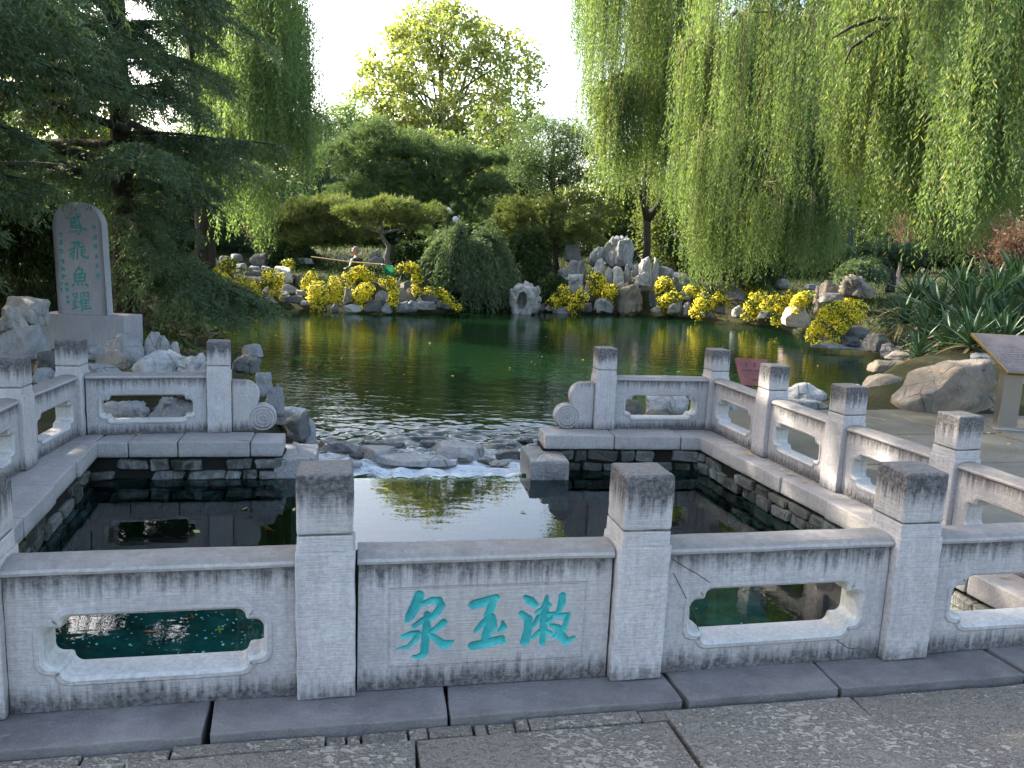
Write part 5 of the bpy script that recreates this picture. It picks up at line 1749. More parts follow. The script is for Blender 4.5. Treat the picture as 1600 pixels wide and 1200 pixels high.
tree('dark_conifer', 'dark conifer mass behind the pale left willow tips', 'conifer', 330, 420, 34,
     [(330, 250, 70, 90), (300, 340, 80, 70), (400, 330, 70, 70), (250, 330, 60, 80)], 'pine_dark', (.26, .2), 330, 60, .6, seed=6, zbase=.6)
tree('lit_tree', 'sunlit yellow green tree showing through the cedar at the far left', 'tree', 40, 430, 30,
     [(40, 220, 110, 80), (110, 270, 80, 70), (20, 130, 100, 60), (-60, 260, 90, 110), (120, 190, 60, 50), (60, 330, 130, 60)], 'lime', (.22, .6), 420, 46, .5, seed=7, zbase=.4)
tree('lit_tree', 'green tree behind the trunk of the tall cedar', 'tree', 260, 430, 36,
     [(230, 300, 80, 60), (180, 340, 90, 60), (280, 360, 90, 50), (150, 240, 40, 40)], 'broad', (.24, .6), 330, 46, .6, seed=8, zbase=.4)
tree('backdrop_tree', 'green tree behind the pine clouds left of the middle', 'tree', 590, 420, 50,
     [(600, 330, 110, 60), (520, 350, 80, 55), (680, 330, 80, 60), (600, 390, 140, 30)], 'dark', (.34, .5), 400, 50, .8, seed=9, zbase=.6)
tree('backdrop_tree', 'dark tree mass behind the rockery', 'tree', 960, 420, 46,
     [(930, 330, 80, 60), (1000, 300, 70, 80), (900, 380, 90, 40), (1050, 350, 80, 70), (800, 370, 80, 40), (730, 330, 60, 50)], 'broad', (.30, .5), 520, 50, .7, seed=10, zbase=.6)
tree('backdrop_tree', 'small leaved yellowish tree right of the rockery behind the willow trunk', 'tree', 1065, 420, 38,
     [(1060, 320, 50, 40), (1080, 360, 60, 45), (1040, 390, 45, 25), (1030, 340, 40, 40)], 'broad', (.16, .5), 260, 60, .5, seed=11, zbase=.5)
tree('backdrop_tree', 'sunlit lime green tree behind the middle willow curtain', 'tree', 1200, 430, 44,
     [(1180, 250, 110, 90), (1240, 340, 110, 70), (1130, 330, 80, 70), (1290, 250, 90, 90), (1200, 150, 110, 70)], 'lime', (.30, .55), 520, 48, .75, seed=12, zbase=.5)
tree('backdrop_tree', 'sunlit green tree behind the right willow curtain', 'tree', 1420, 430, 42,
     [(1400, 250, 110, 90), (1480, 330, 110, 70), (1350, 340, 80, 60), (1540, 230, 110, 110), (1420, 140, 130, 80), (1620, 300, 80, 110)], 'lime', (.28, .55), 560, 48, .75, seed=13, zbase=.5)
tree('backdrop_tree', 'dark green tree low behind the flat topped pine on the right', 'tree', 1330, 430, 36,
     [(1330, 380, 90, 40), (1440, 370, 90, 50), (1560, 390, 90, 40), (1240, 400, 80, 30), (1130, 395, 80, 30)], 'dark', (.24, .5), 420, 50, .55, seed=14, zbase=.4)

tree('backdrop_tree', 'soft green tree filling the gap between the large pine and the domed tree', 'tree', 800, 410, 48,
     [(790, 300, 48, 48), (765, 340, 50, 40), (830, 330, 45, 40), (810, 270, 30, 30)], 'broad', (.26, .55), 240, 50, .6, seed=21, zbase=.6)
tree('backdrop_tree', 'rounded green tree behind the large pine', 'tree', 640, 410, 54,
     [(600, 290, 70, 60), (680, 270, 70, 60), (540, 290, 50, 60), (740, 300, 50, 55)], 'broad', (.30, .55), 420, 50, .8, seed=22, zbase=.6)
tree('backdrop_tree', 'green tree filling the gap behind the pale left willow tips', 'tree', 420, 410, 45,
     [(420, 260, 60, 90), (460, 330, 60, 60), (370, 300, 60, 90)], 'broad', (.26, .55), 300, 50, .7, seed=23, zbase=.6)

# pines
pine('pine_tree', 'large cloud pruned pine in the middle of the far bank', 690, 395, 34,
     [(555, 235, 52, 24), (620, 228, 58, 22), (690, 250, 60, 24), (590, 270, 66, 26), (660, 288, 70, 28), (745, 262, 48, 22), (735, 295, 48, 22), (560, 300, 50, 22), (640, 318, 58, 18), (705, 325, 50, 18), (770, 300, 36, 18), (610, 250, 60, 26), (770, 248, 26, 12), (690, 345, 56, 16)], 'pine', 1, tr=.16, ntf=1.1)
pine('pine_tree', 'yellowish cloud pruned pine on the left bank beside the willow tips', 470, 405, 31,
     [(492, 322, 58, 18), (450, 345, 62, 20), (520, 356, 62, 18), (462, 378, 60, 16), (545, 338, 44, 14), (420, 362, 40, 16), (540, 375, 50, 12)], 'pine_yellow', 2, tr=.15)
pine('pine_tree', 'small leaning pine with thin flat pads behind the man', 610, 412, 29,
     [(598, 332, 55, 13), (650, 342, 46, 12), (560, 340, 34, 10), (625, 350, 40, 10)], 'pine_yellow', 3, tr=.10, bk='bark_grey', lean=(594, 346))
pine('pine_tree', 'spreading yellow green pine left of the rockery', 872, 420, 34.5,
     [(832, 338, 50, 20), (884, 352, 55, 22), (922, 328, 36, 18), (852, 376, 50, 18), (800, 352, 36, 18), (905, 378, 34, 14), (790, 375, 40, 16)], 'pine_yellow', 4, tr=.11)
pine('pine_tree', 'dark pine with low pads behind the drooping shrub', 735, 400, 36,
     [(720, 355, 56, 16), (745, 335, 40, 14), (700, 372, 48, 12), (770, 345, 40, 16), (760, 372, 44, 14)], 'pine', 5, tr=.12)
pine('pine_tree', 'low flat topped dark pine on the right bank behind the pink rocks', 1392, 440, 24,
     [(1385, 392, 62, 14), (1340, 398, 40, 11), (1430, 398, 36, 11), (1385, 406, 54, 9)], 'pine_dark', 6, tr=.12, L=.13, W=.018)

# ------------------------------------------------------------------ willows
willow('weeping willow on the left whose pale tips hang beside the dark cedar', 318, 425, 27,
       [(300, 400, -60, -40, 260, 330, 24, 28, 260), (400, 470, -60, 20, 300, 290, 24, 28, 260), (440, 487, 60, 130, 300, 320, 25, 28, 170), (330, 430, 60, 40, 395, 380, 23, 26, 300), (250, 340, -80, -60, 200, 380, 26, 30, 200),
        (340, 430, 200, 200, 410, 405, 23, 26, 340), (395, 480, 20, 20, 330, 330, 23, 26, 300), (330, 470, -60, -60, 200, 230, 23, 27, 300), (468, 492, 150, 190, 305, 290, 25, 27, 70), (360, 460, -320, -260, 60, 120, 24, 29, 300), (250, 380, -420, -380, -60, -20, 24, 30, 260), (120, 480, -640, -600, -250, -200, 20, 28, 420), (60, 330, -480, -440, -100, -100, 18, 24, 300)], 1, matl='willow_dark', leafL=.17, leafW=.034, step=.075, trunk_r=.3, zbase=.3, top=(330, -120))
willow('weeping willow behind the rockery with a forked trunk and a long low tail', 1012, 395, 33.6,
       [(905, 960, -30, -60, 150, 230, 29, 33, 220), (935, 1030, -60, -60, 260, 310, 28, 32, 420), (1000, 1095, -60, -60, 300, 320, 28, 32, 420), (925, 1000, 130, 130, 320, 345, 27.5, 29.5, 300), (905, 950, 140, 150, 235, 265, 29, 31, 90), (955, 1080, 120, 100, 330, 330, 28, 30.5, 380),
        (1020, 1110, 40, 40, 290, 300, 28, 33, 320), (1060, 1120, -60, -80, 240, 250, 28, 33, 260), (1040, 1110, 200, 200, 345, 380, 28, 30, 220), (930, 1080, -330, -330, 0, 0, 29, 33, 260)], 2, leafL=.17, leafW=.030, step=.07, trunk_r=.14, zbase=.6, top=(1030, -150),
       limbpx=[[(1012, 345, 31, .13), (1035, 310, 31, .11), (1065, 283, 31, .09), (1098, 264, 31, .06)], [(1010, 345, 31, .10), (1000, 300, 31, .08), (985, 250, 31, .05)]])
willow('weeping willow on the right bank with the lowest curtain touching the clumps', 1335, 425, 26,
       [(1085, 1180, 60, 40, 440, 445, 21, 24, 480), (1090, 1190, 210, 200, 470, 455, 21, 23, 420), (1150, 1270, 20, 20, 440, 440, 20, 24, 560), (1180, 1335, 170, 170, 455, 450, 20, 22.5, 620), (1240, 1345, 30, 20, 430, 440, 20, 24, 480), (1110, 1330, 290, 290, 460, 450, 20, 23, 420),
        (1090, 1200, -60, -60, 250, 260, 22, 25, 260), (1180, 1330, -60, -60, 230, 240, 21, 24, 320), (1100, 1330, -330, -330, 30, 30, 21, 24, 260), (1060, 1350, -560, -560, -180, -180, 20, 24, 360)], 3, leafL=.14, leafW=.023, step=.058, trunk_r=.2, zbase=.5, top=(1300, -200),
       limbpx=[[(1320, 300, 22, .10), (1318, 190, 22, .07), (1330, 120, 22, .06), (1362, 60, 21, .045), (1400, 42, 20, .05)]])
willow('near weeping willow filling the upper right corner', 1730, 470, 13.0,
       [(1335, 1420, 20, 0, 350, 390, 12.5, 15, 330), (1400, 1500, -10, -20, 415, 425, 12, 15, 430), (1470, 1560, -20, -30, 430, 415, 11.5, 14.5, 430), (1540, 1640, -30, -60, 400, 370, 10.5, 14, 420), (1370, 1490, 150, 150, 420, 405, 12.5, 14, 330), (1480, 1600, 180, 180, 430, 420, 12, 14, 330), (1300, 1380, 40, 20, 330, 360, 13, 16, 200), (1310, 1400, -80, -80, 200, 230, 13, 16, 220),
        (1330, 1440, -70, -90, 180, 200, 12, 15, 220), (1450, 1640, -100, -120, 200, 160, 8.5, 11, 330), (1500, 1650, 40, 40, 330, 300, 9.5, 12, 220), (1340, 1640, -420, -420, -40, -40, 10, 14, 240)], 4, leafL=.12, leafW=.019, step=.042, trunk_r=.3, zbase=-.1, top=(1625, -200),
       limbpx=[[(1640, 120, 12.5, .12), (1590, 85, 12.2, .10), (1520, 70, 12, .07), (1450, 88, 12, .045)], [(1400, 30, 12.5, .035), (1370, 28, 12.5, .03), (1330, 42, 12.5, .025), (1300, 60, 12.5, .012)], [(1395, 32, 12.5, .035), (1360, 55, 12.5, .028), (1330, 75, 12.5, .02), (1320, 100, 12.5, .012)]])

# ------------------------------------------------------------------ shrubs and undergrowth
def mound(label, px, py, Y, w, h, matl, seed, nst=520, L=.16, W=.03, name='drooping_shrub', cat='shrub'):
    """arching stems that fall outward from a domed middle, leafy all along"""
    r = np.random.default_rng(seed + 70)
    b = at(px, py, Y); t = empty(name, b, label, cat)
    az = r.uniform(0, 2 * math.pi, nst); rad = r.random(nst) ** .6
    s_ = np.linspace(0, 1, 26)
    hx, hz = w / 2, h
    R0 = rad * .45; R1 = R0 + r.uniform(.25, .65, nst)
    rr = R0[:, None] + (R1 - R0)[:, None] * s_
    H = hz * (np.sqrt(np.clip(1 - (rr * .95) ** 2, .0, 1))) * r.uniform(.8, 1.08, nst)[:, None] * (1 + .16 * np.sin(az * 3 + 1.1) + .12 * np.sin(az * 7 + seed) + .10 * r.normal(size=nst))[:, None] - (s_ ** 3) * r.uniform(.1, .5, nst)[:, None] * hz
    X = np.cos(az)[:, None] * rr * hx; Yv = np.sin(az)[:, None] * rr * hx * .7
    P = np.stack([X, Yv, np.maximum(H, -.4)], -1)
    T = unit(np.gradient(P, axis=1)).reshape(-1, 3); P = P.reshape(-1, 3)
    Pn = np.repeat(P, 3, 0) + r.normal(size=(len(P) * 3, 3)) * .05; Tn = unit(np.repeat(T, 3, 0) + r.normal(size=(len(P) * 3, 3)) * .5)
    quads_obj('foliage', leaf_quads(Pn, Tn, L * r.uniform(.6, 1.2, len(Pn)), W, r), M[matl], t)
    g = Geo(); PP = P.reshape(nst, 26, 3)
    for i in range(0, nst, 5): g.tube(PP[i, ::4], .012, 3, False)
    link('stems', g.mesh('stems'), t, M['twig'])
    return t


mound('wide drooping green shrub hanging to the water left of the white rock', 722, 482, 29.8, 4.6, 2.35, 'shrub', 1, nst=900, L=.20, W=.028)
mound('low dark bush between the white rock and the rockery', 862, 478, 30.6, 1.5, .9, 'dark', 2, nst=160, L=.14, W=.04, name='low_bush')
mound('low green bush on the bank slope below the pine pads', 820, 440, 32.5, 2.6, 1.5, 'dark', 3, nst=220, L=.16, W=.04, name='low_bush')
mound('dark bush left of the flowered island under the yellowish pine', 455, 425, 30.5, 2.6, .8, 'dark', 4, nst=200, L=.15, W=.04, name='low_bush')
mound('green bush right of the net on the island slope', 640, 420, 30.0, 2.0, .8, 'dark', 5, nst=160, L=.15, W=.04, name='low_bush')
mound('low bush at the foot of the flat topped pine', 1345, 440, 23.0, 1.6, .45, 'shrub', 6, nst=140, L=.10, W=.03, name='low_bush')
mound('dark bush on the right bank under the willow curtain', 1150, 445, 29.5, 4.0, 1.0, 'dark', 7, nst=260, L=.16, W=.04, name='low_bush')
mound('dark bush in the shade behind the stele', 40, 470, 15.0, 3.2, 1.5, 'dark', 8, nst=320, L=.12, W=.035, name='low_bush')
# ground cover over the banks
r = np.random.default_rng(77)
GX, GY = r.uniform(-26, 26, 60000), r.uniform(11, 46, 60000)
dpp = inside_dist(GX, GY, POND); keep = (dpp > np.where(GY > 17, .12, .6)) & (r.random(60000) < np.clip(1.2 - (dpp - 1) / 14, .2, 1))
keep &= ~((GX > 2.0) & (GY < 12.5)) & (np.abs(GX) < GY * .75 + 3)
GX, GY = GX[keep], GY[keep]
GZ = ground_z(GX, GY)
Pg = np.stack([GX, GY, GZ - .02], 1); Pg = np.repeat(Pg, 2, 0) + r.normal(size=(len(GX) * 2, 3)) * np.array([.1, .1, .01])
Dg = unit(r.normal(size=Pg.shape) * .8 + np.array([0, 0, .8]))
tag(quads_obj('ground_cover', leaf_quads(Pg, Dg, r.uniform(.10, .28, len(Pg)), .05, r), M['dark']), 'low dark green ground cover on the banks', None, None, 'stuff')

# russet shrub with bare pinkish stems
def russet(label, px, py, Y, w, h, seed, dens=700):
    r = np.random.default_rng(seed); rs = random.Random(seed)
    b = at(px, py, Y); t = empty('russet_shrub', b, label, 'shrub', None)
    g = Geo(); ends = []
    def grow(p, d, ln_, rad_, lev):
        q = p + d * ln_
        mid_ = p.lerp(q, .5) + Vector((rs.uniform(-.1, .1), rs.uniform(-.1, .1), 0)) * ln_
        g.tube([p, mid_, q], [rad_, rad_ * .85, rad_ * .65], 6 if lev < 2 else 4, False)
        if lev >= 4: ends.append(q); return
        for k in range(2 if lev < 2 else 3):
            nd = (d + Vector((rs.uniform(-.8, .8), rs.uniform(-.6, .6), rs.uniform(-.05, .5)))).normalized()
            grow(q, nd, ln_ * rs.uniform(.62, .82), rad_ * .6, lev + 1)
    grow(Vector((0, 0, -.2)), Vector((.1, 0, 1)).normalized(), h * .28, .07, 0)
    link('trunk', g.mesh('trunk'), t, M['bark_pale'], smooth=True)
    E_ = np.array([e[:] for e in ends]); C = E_[r.integers(0, len(E_), dens)] + r.normal(size=(dens, 3)) * np.array([.16, .16, .22])
    n = dens * 5; P = np.repeat(C, 5, 0) + r.normal(size=(n, 3)) * .05
    quads_obj('twigs', leaf_quads(P, unit(r.normal(size=(n, 3)) + np.array([0, 0, .8])), .10 * r.uniform(.6, 1.3, n), .018, r), M['russet'], t)
    return t


russet('russet twiggy shrub with pale pinkish forked stems behind the spiky plants', 1530, 440, 17.5, 1.6, 1.5, 3)
russet('second russet twiggy shrub at the right edge, partly out of the picture', 1585, 445, 16.5, 1.4, 1.3, 8)
russet('faint russet shrub behind the willow curtain on the right', 1400, 440, 29, 1.8, 2.6, 5)

# ------------------------------------------------------------------ chrysanthemum clumps
mumrs = np.random.default_rng(21)


def clump(label, pts, Y, rpx, fl=1.0, group='yellow chrysanthemum clumps along the pond'):
    """a cascade of flowers along a path of photo pixels, falling over the rocks at depth Y"""
    r = mumrs
    k_ = Y / F; rad = rpx * k_ * 1.15
    P3 = [at(x, y, Y) for x, y in pts]
    if len(P3) == 1: P3 = [P3[0] - Vector((rad * .35, 0, 0)), P3[0] + Vector((rad * .35, 0, 0))]
    b = P3[-1].copy(); t = empty('chrysanthemum_clump', b, label, 'flowers', group); bb = np.array(b[:])
    segs = [(np.array(a_[:]), np.array(c_[:])) for a_, c_ in zip(P3[:-1], P3[1:])]
    Ls = np.array([np.linalg.norm(c_ - a_) for a_, c_ in segs]); tot = Ls.sum() + 2 * rad
    area = tot * rad * 2
    nf = int(area * 1250 * fl * (27 / Y) ** 2.2) + 60; nl = int(area * 1100) + 60
    def sample(n, shell):
        si = r.choice(len(segs), n, p=Ls / Ls.sum()); tt = r.random(n)
        A = np.array([segs[i][0] for i in si]); B = np.array([segs[i][1] for i in si])
        c_ = A + (B - A) * tt[:, None]
        d = unit(r.normal(size=(n, 3)))
        lump = 1 + .18 * np.sin(c_[:, 0] * 9 + d[:, 2] * 4) + .10 * r.normal(size=n)
        kk = shell + (1 - shell) * r.random(n) ** .4
        return c_ + d * (kk * lump)[:, None] * rad * np.array([1, .85, .95]), d
    P, d = sample(nl, .25)
    D = unit(d + r.normal(size=d.shape) * .7)
    quads_obj('foliage', leaf_quads(P - bb, D, .085 * r.uniform(.6, 1.3, nl) * (Y / 27), .04 * (Y / 27), r), M['mum_leaf'], t)
    P, d = sample(nf, .92)
    # flower heads gather in patches
    hsh = np.sin(P[:, 0] * 7.1 + P[:, 2] * 5.3) * np.sin(P[:, 2] * 6.7 - P[:, 1] * 4) + r.normal(size=nf) * .35
    kp = hsh > -.38; P, d = P[kp], d[kp]
    n = len(P)
    N_ = unit(d + r.normal(size=d.shape) * .35 + np.array([0, -.15, .25])); S1 = unit(np.cross(N_, r.normal(size=(n, 3)))); S2 = np.cross(N_, S1)
    fr = .029 * r.uniform(.55, 1.35, n)[:, None] * (Y / 27)
    ang6 = [2 * math.pi * i / 6 for i in range(6)]
    V = np.stack([P - bb + (S1 * math.cos(a_) + S2 * math.sin(a_)) * fr for a_ in ang6] + [P - bb + N_ * fr * .55], 1).reshape(-1, 3)
    base = np.arange(n)[:, None, None] * 7
    Fq = (base + np.array([[i, (i + 1) % 6, 6] for i in range(6)])[None]).reshape(-1, 3)
    fo = link('blossoms', npmesh('blossoms', V, Fq), t, M['mum']); fo['kind'] = 'stuff'
    return t


def cl2(lb, pts, r_, Y=26.2, fl=1.0): clump(lb, [c2(*p) for p in pts], Y, r_ / 6.667, fl)
def cl3(lb, pts, r_, Y=26.2, fl=1.0): clump(lb, [c3(*p) for p in pts], Y, r_ / 6.667, fl)
def cl4(lb, pts, r_, Y=30.2, fl=1.0): clump(lb, [c4(*p) for p in pts], Y, r_ / 5.333, fl)
def cl5(lb, pts, r_, Y=28, fl=1.0): clump(lb, [c5(*p) for p in pts], Y, r_ / 5, fl)


cl2('low yellow clump at the far left end, half behind the cedar sprays', [(40, 260), (140, 265)], 42, 27)
cl2('yellow clump on the cedar side of the trailing ones', [(240, 285), (350, 275), (400, 330)], 48, 27)
cl2('yellow mound low at the left behind the cedar sprays', [(110, 420), (210, 420)], 72, 26.4)
cl2('long yellow clump trailing diagonally down the left bank', [(440, 325), (520, 430), (600, 520), (660, 555)], 46, 26)
cl2('yellow clump beside the long trailing one, hanging straight down', [(620, 380), (675, 440), (650, 500)], 52, 26.3, .8)
cl2('pale green clump with few flowers at the top of the left bank', [(520, 235)], 70, 27.5, .25)
cl2('thin yellow clump trailing down to the water on the left bank', [(770, 410), (830, 490), (858, 620)], 38, 25.9)
cl2('round yellow clump hanging over the ledges of the left bank', [(920, 345), (1005, 365), (1000, 500)], 72, 25.9, .85)
cl2('upper of the two tall clumps at the right of the left bank', [(1400, 320), (1330, 400), (1330, 510)], 55, 26.4, .7)
cl2('tall solid yellow clump reaching down to the water', [(1450, 470), (1440, 630)], 88, 25.7, 1.2)
cl2('tiny yellow clump far up on the grass of the left bank', [(1140, 220)], 50, 29, .4)
cl3('yellow clump at the left of the island next to the small square rock', [(160, 490), (155, 640)], 74, 26.2)
cl3('broad yellow clump at the top of the island below the man', [(290, 480), (330, 390), (430, 380), (520, 430)], 66, 26.8)
cl3('solid yellow clump hanging in the middle of the island', [(470, 555), (420, 660)], 82, 26.0, 1.2)
cl3('yellow clump with a green top hanging down beside the bare rocks of the island', [(640, 450), (730, 450), (765, 560), (765, 720)], 44, 25.9, .85)
cl3('arched yellow clump hanging from the top right of the island', [(810, 345), (920, 300), (1010, 345), (1015, 590)], 46, 26.8)
cl3('yellow clump sliding down to the water at the right tip of the island', [(1120, 560), (1240, 570), (1340, 660), (1430, 740)], 44, 26.2)
cl4('left of the two yellow clumps at the water by the rockery', [(540, 565), (460, 670)], 56, 29.9, 1.1)
cl4('right of the two yellow clumps at the water by the rockery', [(690, 590), (640, 630), (630, 720)], 56, 29.6)
cl4('upright yellow clump in the middle of the rockery', [(815, 440), (820, 570)], 60, 30.6)
cl4('small yellow clump against the big front rock of the rockery', [(930, 540), (920, 615)], 54, 30.2)
cl4('upper yellow clump right of the rockery pillars', [(1380, 500), (1365, 580)], 62, 30.4)
cl4('lower yellow clump right of the rockery pillars', [(1460, 600), (1380, 680)], 64, 29.9)
cl5('small yellow clump half hidden by the willow tips', [(215, 370)], 48, 29)
cl5('first yellow clump of the right bank touching the water under the willow', [(300, 440), (260, 560)], 58, 28.3, .8)
cl5('yellow clump behind the first one of the right bank', [(440, 420), (390, 470)], 52, 28.8, .9)
cl5('upright yellow clump high on the right bank', [(700, 300), (665, 390)], 60, 29.2, .6)
cl5('wide yellow clump of the right bank between the willow tips and the pink block', [(730, 430), (650, 550)], 58, 27.6)
cl5('middle yellow clump of the right bank, leaning left', [(860, 430), (770, 540)], 48, 27)
cl5('narrow yellow clump falling to the water left of the pink block', [(945, 430), (900, 520), (860, 600)], 46, 25.5)
cl5('bright yellow clump lying on top of the pink block', [(1110, 410), (1020, 490)], 52, 23.6, 1.1)
cl5('large bright cascade nearest on the right bank, left half', [(1390, 490), (1250, 560), (1180, 690), (1170, 750)], 58, 21.0, 1.1)
cl5('large bright cascade nearest on the right bank, right half', [(1530, 520), (1390, 620), (1300, 745)], 58, 20.7, .9)
cl5('dim yellow clump behind the large cascade', [(1470, 430)], 50, 23, .5)
cl5('small yellow clump between the middle ones and the pink block', [(1000, 400)], 38, 26, .8)

# ------------------------------------------------------------------ spiky yuccas
def yucca_leaf(k):
    L_ = 1.0; V = []; Fc = []
    n = 6
    for i in range(n + 1):
        s_ = i / n
        w = .045 * (1 - s_) ** .6 * (.55 + 1.2 * min(1, s_ * 3)) / 1.4
        z = -.10 * s_ ** 2.2 * (1 + k * .9)
        V += [(-w, s_, z + .25 * w), (0, s_, z - .012 * (1 - s_)), (w, s_, z + .25 * w)]
    for i in range(n):
        a_ = i * 3
        Fc += [(a_, a_ + 1, a_ + 4, a_ + 3), (a_ + 1, a_ + 2, a_ + 5, a_ + 4)]
    return pydata('leaf', V, Fc)


YL = []
for k in range(3):
    m_ = yucca_leaf(k); m_.materials.append(M['yucca']); YL.append(m_)
m_ = yucca_leaf(3); m_.materials.append(M['yucca_dry']); YLD = m_
yrs = random.Random(9)
for px, py, Y, ln_, n, lb in [
    (1412, 505, 16.0, .62, 46, 'smallest spiky plant at the pond end of the yucca bed'),
    (1432, 478, 16.8, .75, 48, 'spiky plant at the left back of the yucca bed'),
    (1465, 500, 15.0, .80, 56, 'spiky plant in the left middle of the bed'),
    (1500, 470, 16.5, .85, 54, 'spiky plant behind the middle of the yucca bed'),
    (1515, 520, 13.6, .92, 66, 'big spiky plant at the front with drooping dry lower leaves'),
    (1450, 535, 14.2, .72, 50, 'spiky plant at the front left of the bed above the flat ledges'),
    (1552, 480, 15.5, .90, 56, 'spiky plant behind the plaque corner'),
    (1592, 462, 15.8, .95, 58, 'tall spiky plant at the back right of the bed'),
    (1570, 520, 13.2, .82, 52, 'spiky plant right behind the corner of the slanted plaque'),
    (1432, 570, 12.6, .50, 34, 'low spiky plant above the left end of the huge boulder'),
    (1512, 572, 12.0, .58, 40, 'low spiky plant half hidden behind the middle of the huge boulder'),
    (1566, 566, 11.8, .60, 40, 'low spiky plant just under the corner of the slanted plaque'),
    (1482, 556, 12.9, .62, 40, 'low spiky plant just above the top of the huge boulder'),
    (1545, 552, 12.3, .70, 44, 'low spiky plant between the huge boulder and the plaque corner'),
    (1620, 500, 13.5, .9, 46, 'spiky plant at the right edge of the picture'),
]:
    b = at(px, py, Y)
    if Y < 13.1: b.z = float(ground_z(np.array([[b.x]]), np.array([[b.y]]))[0, 0]) + .02
    t = empty('yucca_plant', b, lb, 'yucca', 'spiky yuccas in the bed on the right bank')
    n = int(n * 1.55)
    for i in range(n):
        f = i / n
        dry = f > .84 and yrs.random() < .8
        o = link('leaf', YLD if dry else YL[yrs.randrange(3)], t, None, (0, 0, .10 * (1 - f)))
        el = R(82 - 95 * f + yrs.uniform(-9, 9))
        s_ = ln_ * yrs.uniform(.75, 1.1)
        o.rotation_euler = (el, yrs.uniform(-.3, .3), i * 2.39996 + yrs.uniform(-.2, .2))
        o.scale = (s_ * 1.15, s_, s_)

# ------------------------------------------------------------------ man with a landing net
def skin_chain(name, pts, rad, edges, mat, parent):
    me = bpy.data.meshes.new(name); me.from_pydata([tuple(p) for p in pts], edges, []); me.update()
    o = bpy.data.objects.new(name, me); COL.objects.link(o); o.parent = parent
    md = o.modifiers.new('skin', 'SKIN')
    for i, q in enumerate(me.skin_vertices[0].data):
        q.radius = (rad[i], rad[i]) if not isinstance(rad[i], tuple) else rad[i]
        q.use_root = (i == 0)
    ss = o.modifiers.new('sub', 'SUBSURF'); ss.levels = 2; ss.render_levels = 2
    me.materials.append(mat)
    return o


MS = 1.16
mb = at(557, 418, 27.6); mb.z = at(557, 388, 27.6).z - 1.71 * MS
man = empty('person', mb, 'grey haired man in a dark jacket standing on the far bank holding a net', 'person', rz=0)
man.scale = (MS, MS, MS)
skinm = plain('skin', (0.36, 0.20, 0.14), .6)
jacket = plain('dark_jacket', (0.018, 0.028, 0.022), .85); shirt = plain('white_shirt', (0.62, 0.62, 0.60), .8); trousers = plain('dark_trousers', (0.03, 0.03, 0.035), .85)
hairm = plain('grey_hair', (0.16, 0.15, 0.14), .8)
# body is one continuous figure: pelvis, spine, neck, head, arms, legs (facing left, a little towards the water)
pts = [(0, 0, .95), (0, 0, 1.12), (0, 0, 1.30), (0, 0, 1.42), (-.01, -.0, 1.50), (-.02, 0, 1.56), (-.03, 0, 1.64),
       (0, -.16, 1.40), (-.10, -.24, 1.16), (-.27, -.20, 1.10), (-.34, -.18, 1.11),
       (0, .16, 1.40), (.10, .20, 1.15), (.02, -.10, 1.08), (-.04, -.17, 1.07),
       (0, -.09, .88), (-.02, -.10, .48), (0, -.10, .08), (-.12, -.10, .04), (0, .09, .88), (.03, .10, .48), (.05, .10, .08), (-.07, .10, .04)]
rad = [.13, .135, .15, .12, .055, .05, .085, .065, .05, .04, .035, .065, .05, .04, .035, .09, .062, .045, .04, .09, .062, .045, .04]
edges = [(0, 1), (1, 2), (2, 3), (3, 4), (4, 5), (5, 6), (3, 7), (7, 8), (8, 9), (9, 10), (3, 11), (11, 12), (12, 13), (13, 14), (0, 15), (15, 16), (16, 17), (17, 18), (0, 19), (19, 20), (20, 21), (21, 22)]
skin_chain('body', pts, rad, edges, skinm, man)
# head with a face
hv, hf = ICO[4]
H_ = hv.copy() * np.array([.098, .076, .118])
for i, p in enumerate(H_):
    x, y, z = p
    if x < 0:
        H_[i, 0] -= .028 * math.exp(-((y / .014) ** 2) - ((z + .008) / .024) ** 2)       # nose, facing -x
        H_[i, 0] += .012 * math.exp(-(((abs(y) - .03) / .016) ** 2) - ((z - .012) / .014) ** 2)   # eye sockets
        H_[i, 0] -= .008 * math.exp(-((y / .03) ** 2) - ((z + .095) / .02) ** 2)        # chin
        H_[i, 0] += .006 * math.exp(-((y / .025) ** 2) - ((z + .052) / .006) ** 2)       # mouth
    H_[i, 1] += np.sign(y) * .018 * math.exp(-((x - .01) / .016) ** 2 - ((z) / .028) ** 2) * (abs(y) > .05)   # ears
link('head', npmesh('head', H_, hf), man, skinm, (-.035, 0, 1.64), smooth=True)
K_ = hv[:, [0, 1, 2]].copy(); keepf = [f for f in hf if all((hv[i][2] > .30 - .0 or hv[i][0] > .25) and not (hv[i][0] < -.55 and hv[i][2] < .62) and hv[i][2] > -.55 for i in f)]
link('hair', npmesh('hair', hv * np.array([.106, .084, .126]), np.array(keepf)), man, hairm, (-.032, 0, 1.642), smooth=True)
for nm, sel, rr_, mt in (('jacket', [0, 1, 2, 3, 7, 8, 9, 11, 12, 13], 1.38, jacket), ('trousers', [0, 15, 16, 17, 19, 20, 21], 1.25, trousers)):
    ix = {s_: i for i, s_ in enumerate(sel)}
    skin_chain(nm, [pts[s_] for s_ in sel], [rad[s_] * rr_ for s_ in sel], [(ix[a_], ix[b_]) for a_, b_ in edges if a_ in ix and b_ in ix], mt, man)
skin_chain('shirt_front', [(-.12, -.075, 1.0), (-.14, -.08, 1.2), (-.10, -.06, 1.42)], [.07, .075, .05], [(0, 1), (1, 2)], shirt, man)
p0, p1 = at(486, 401, 27.2), at(596, 413, 26.9)
net = empty('landing_net', p1, 'long bamboo pole with a green net bag held by the man over the flowers', 'net')
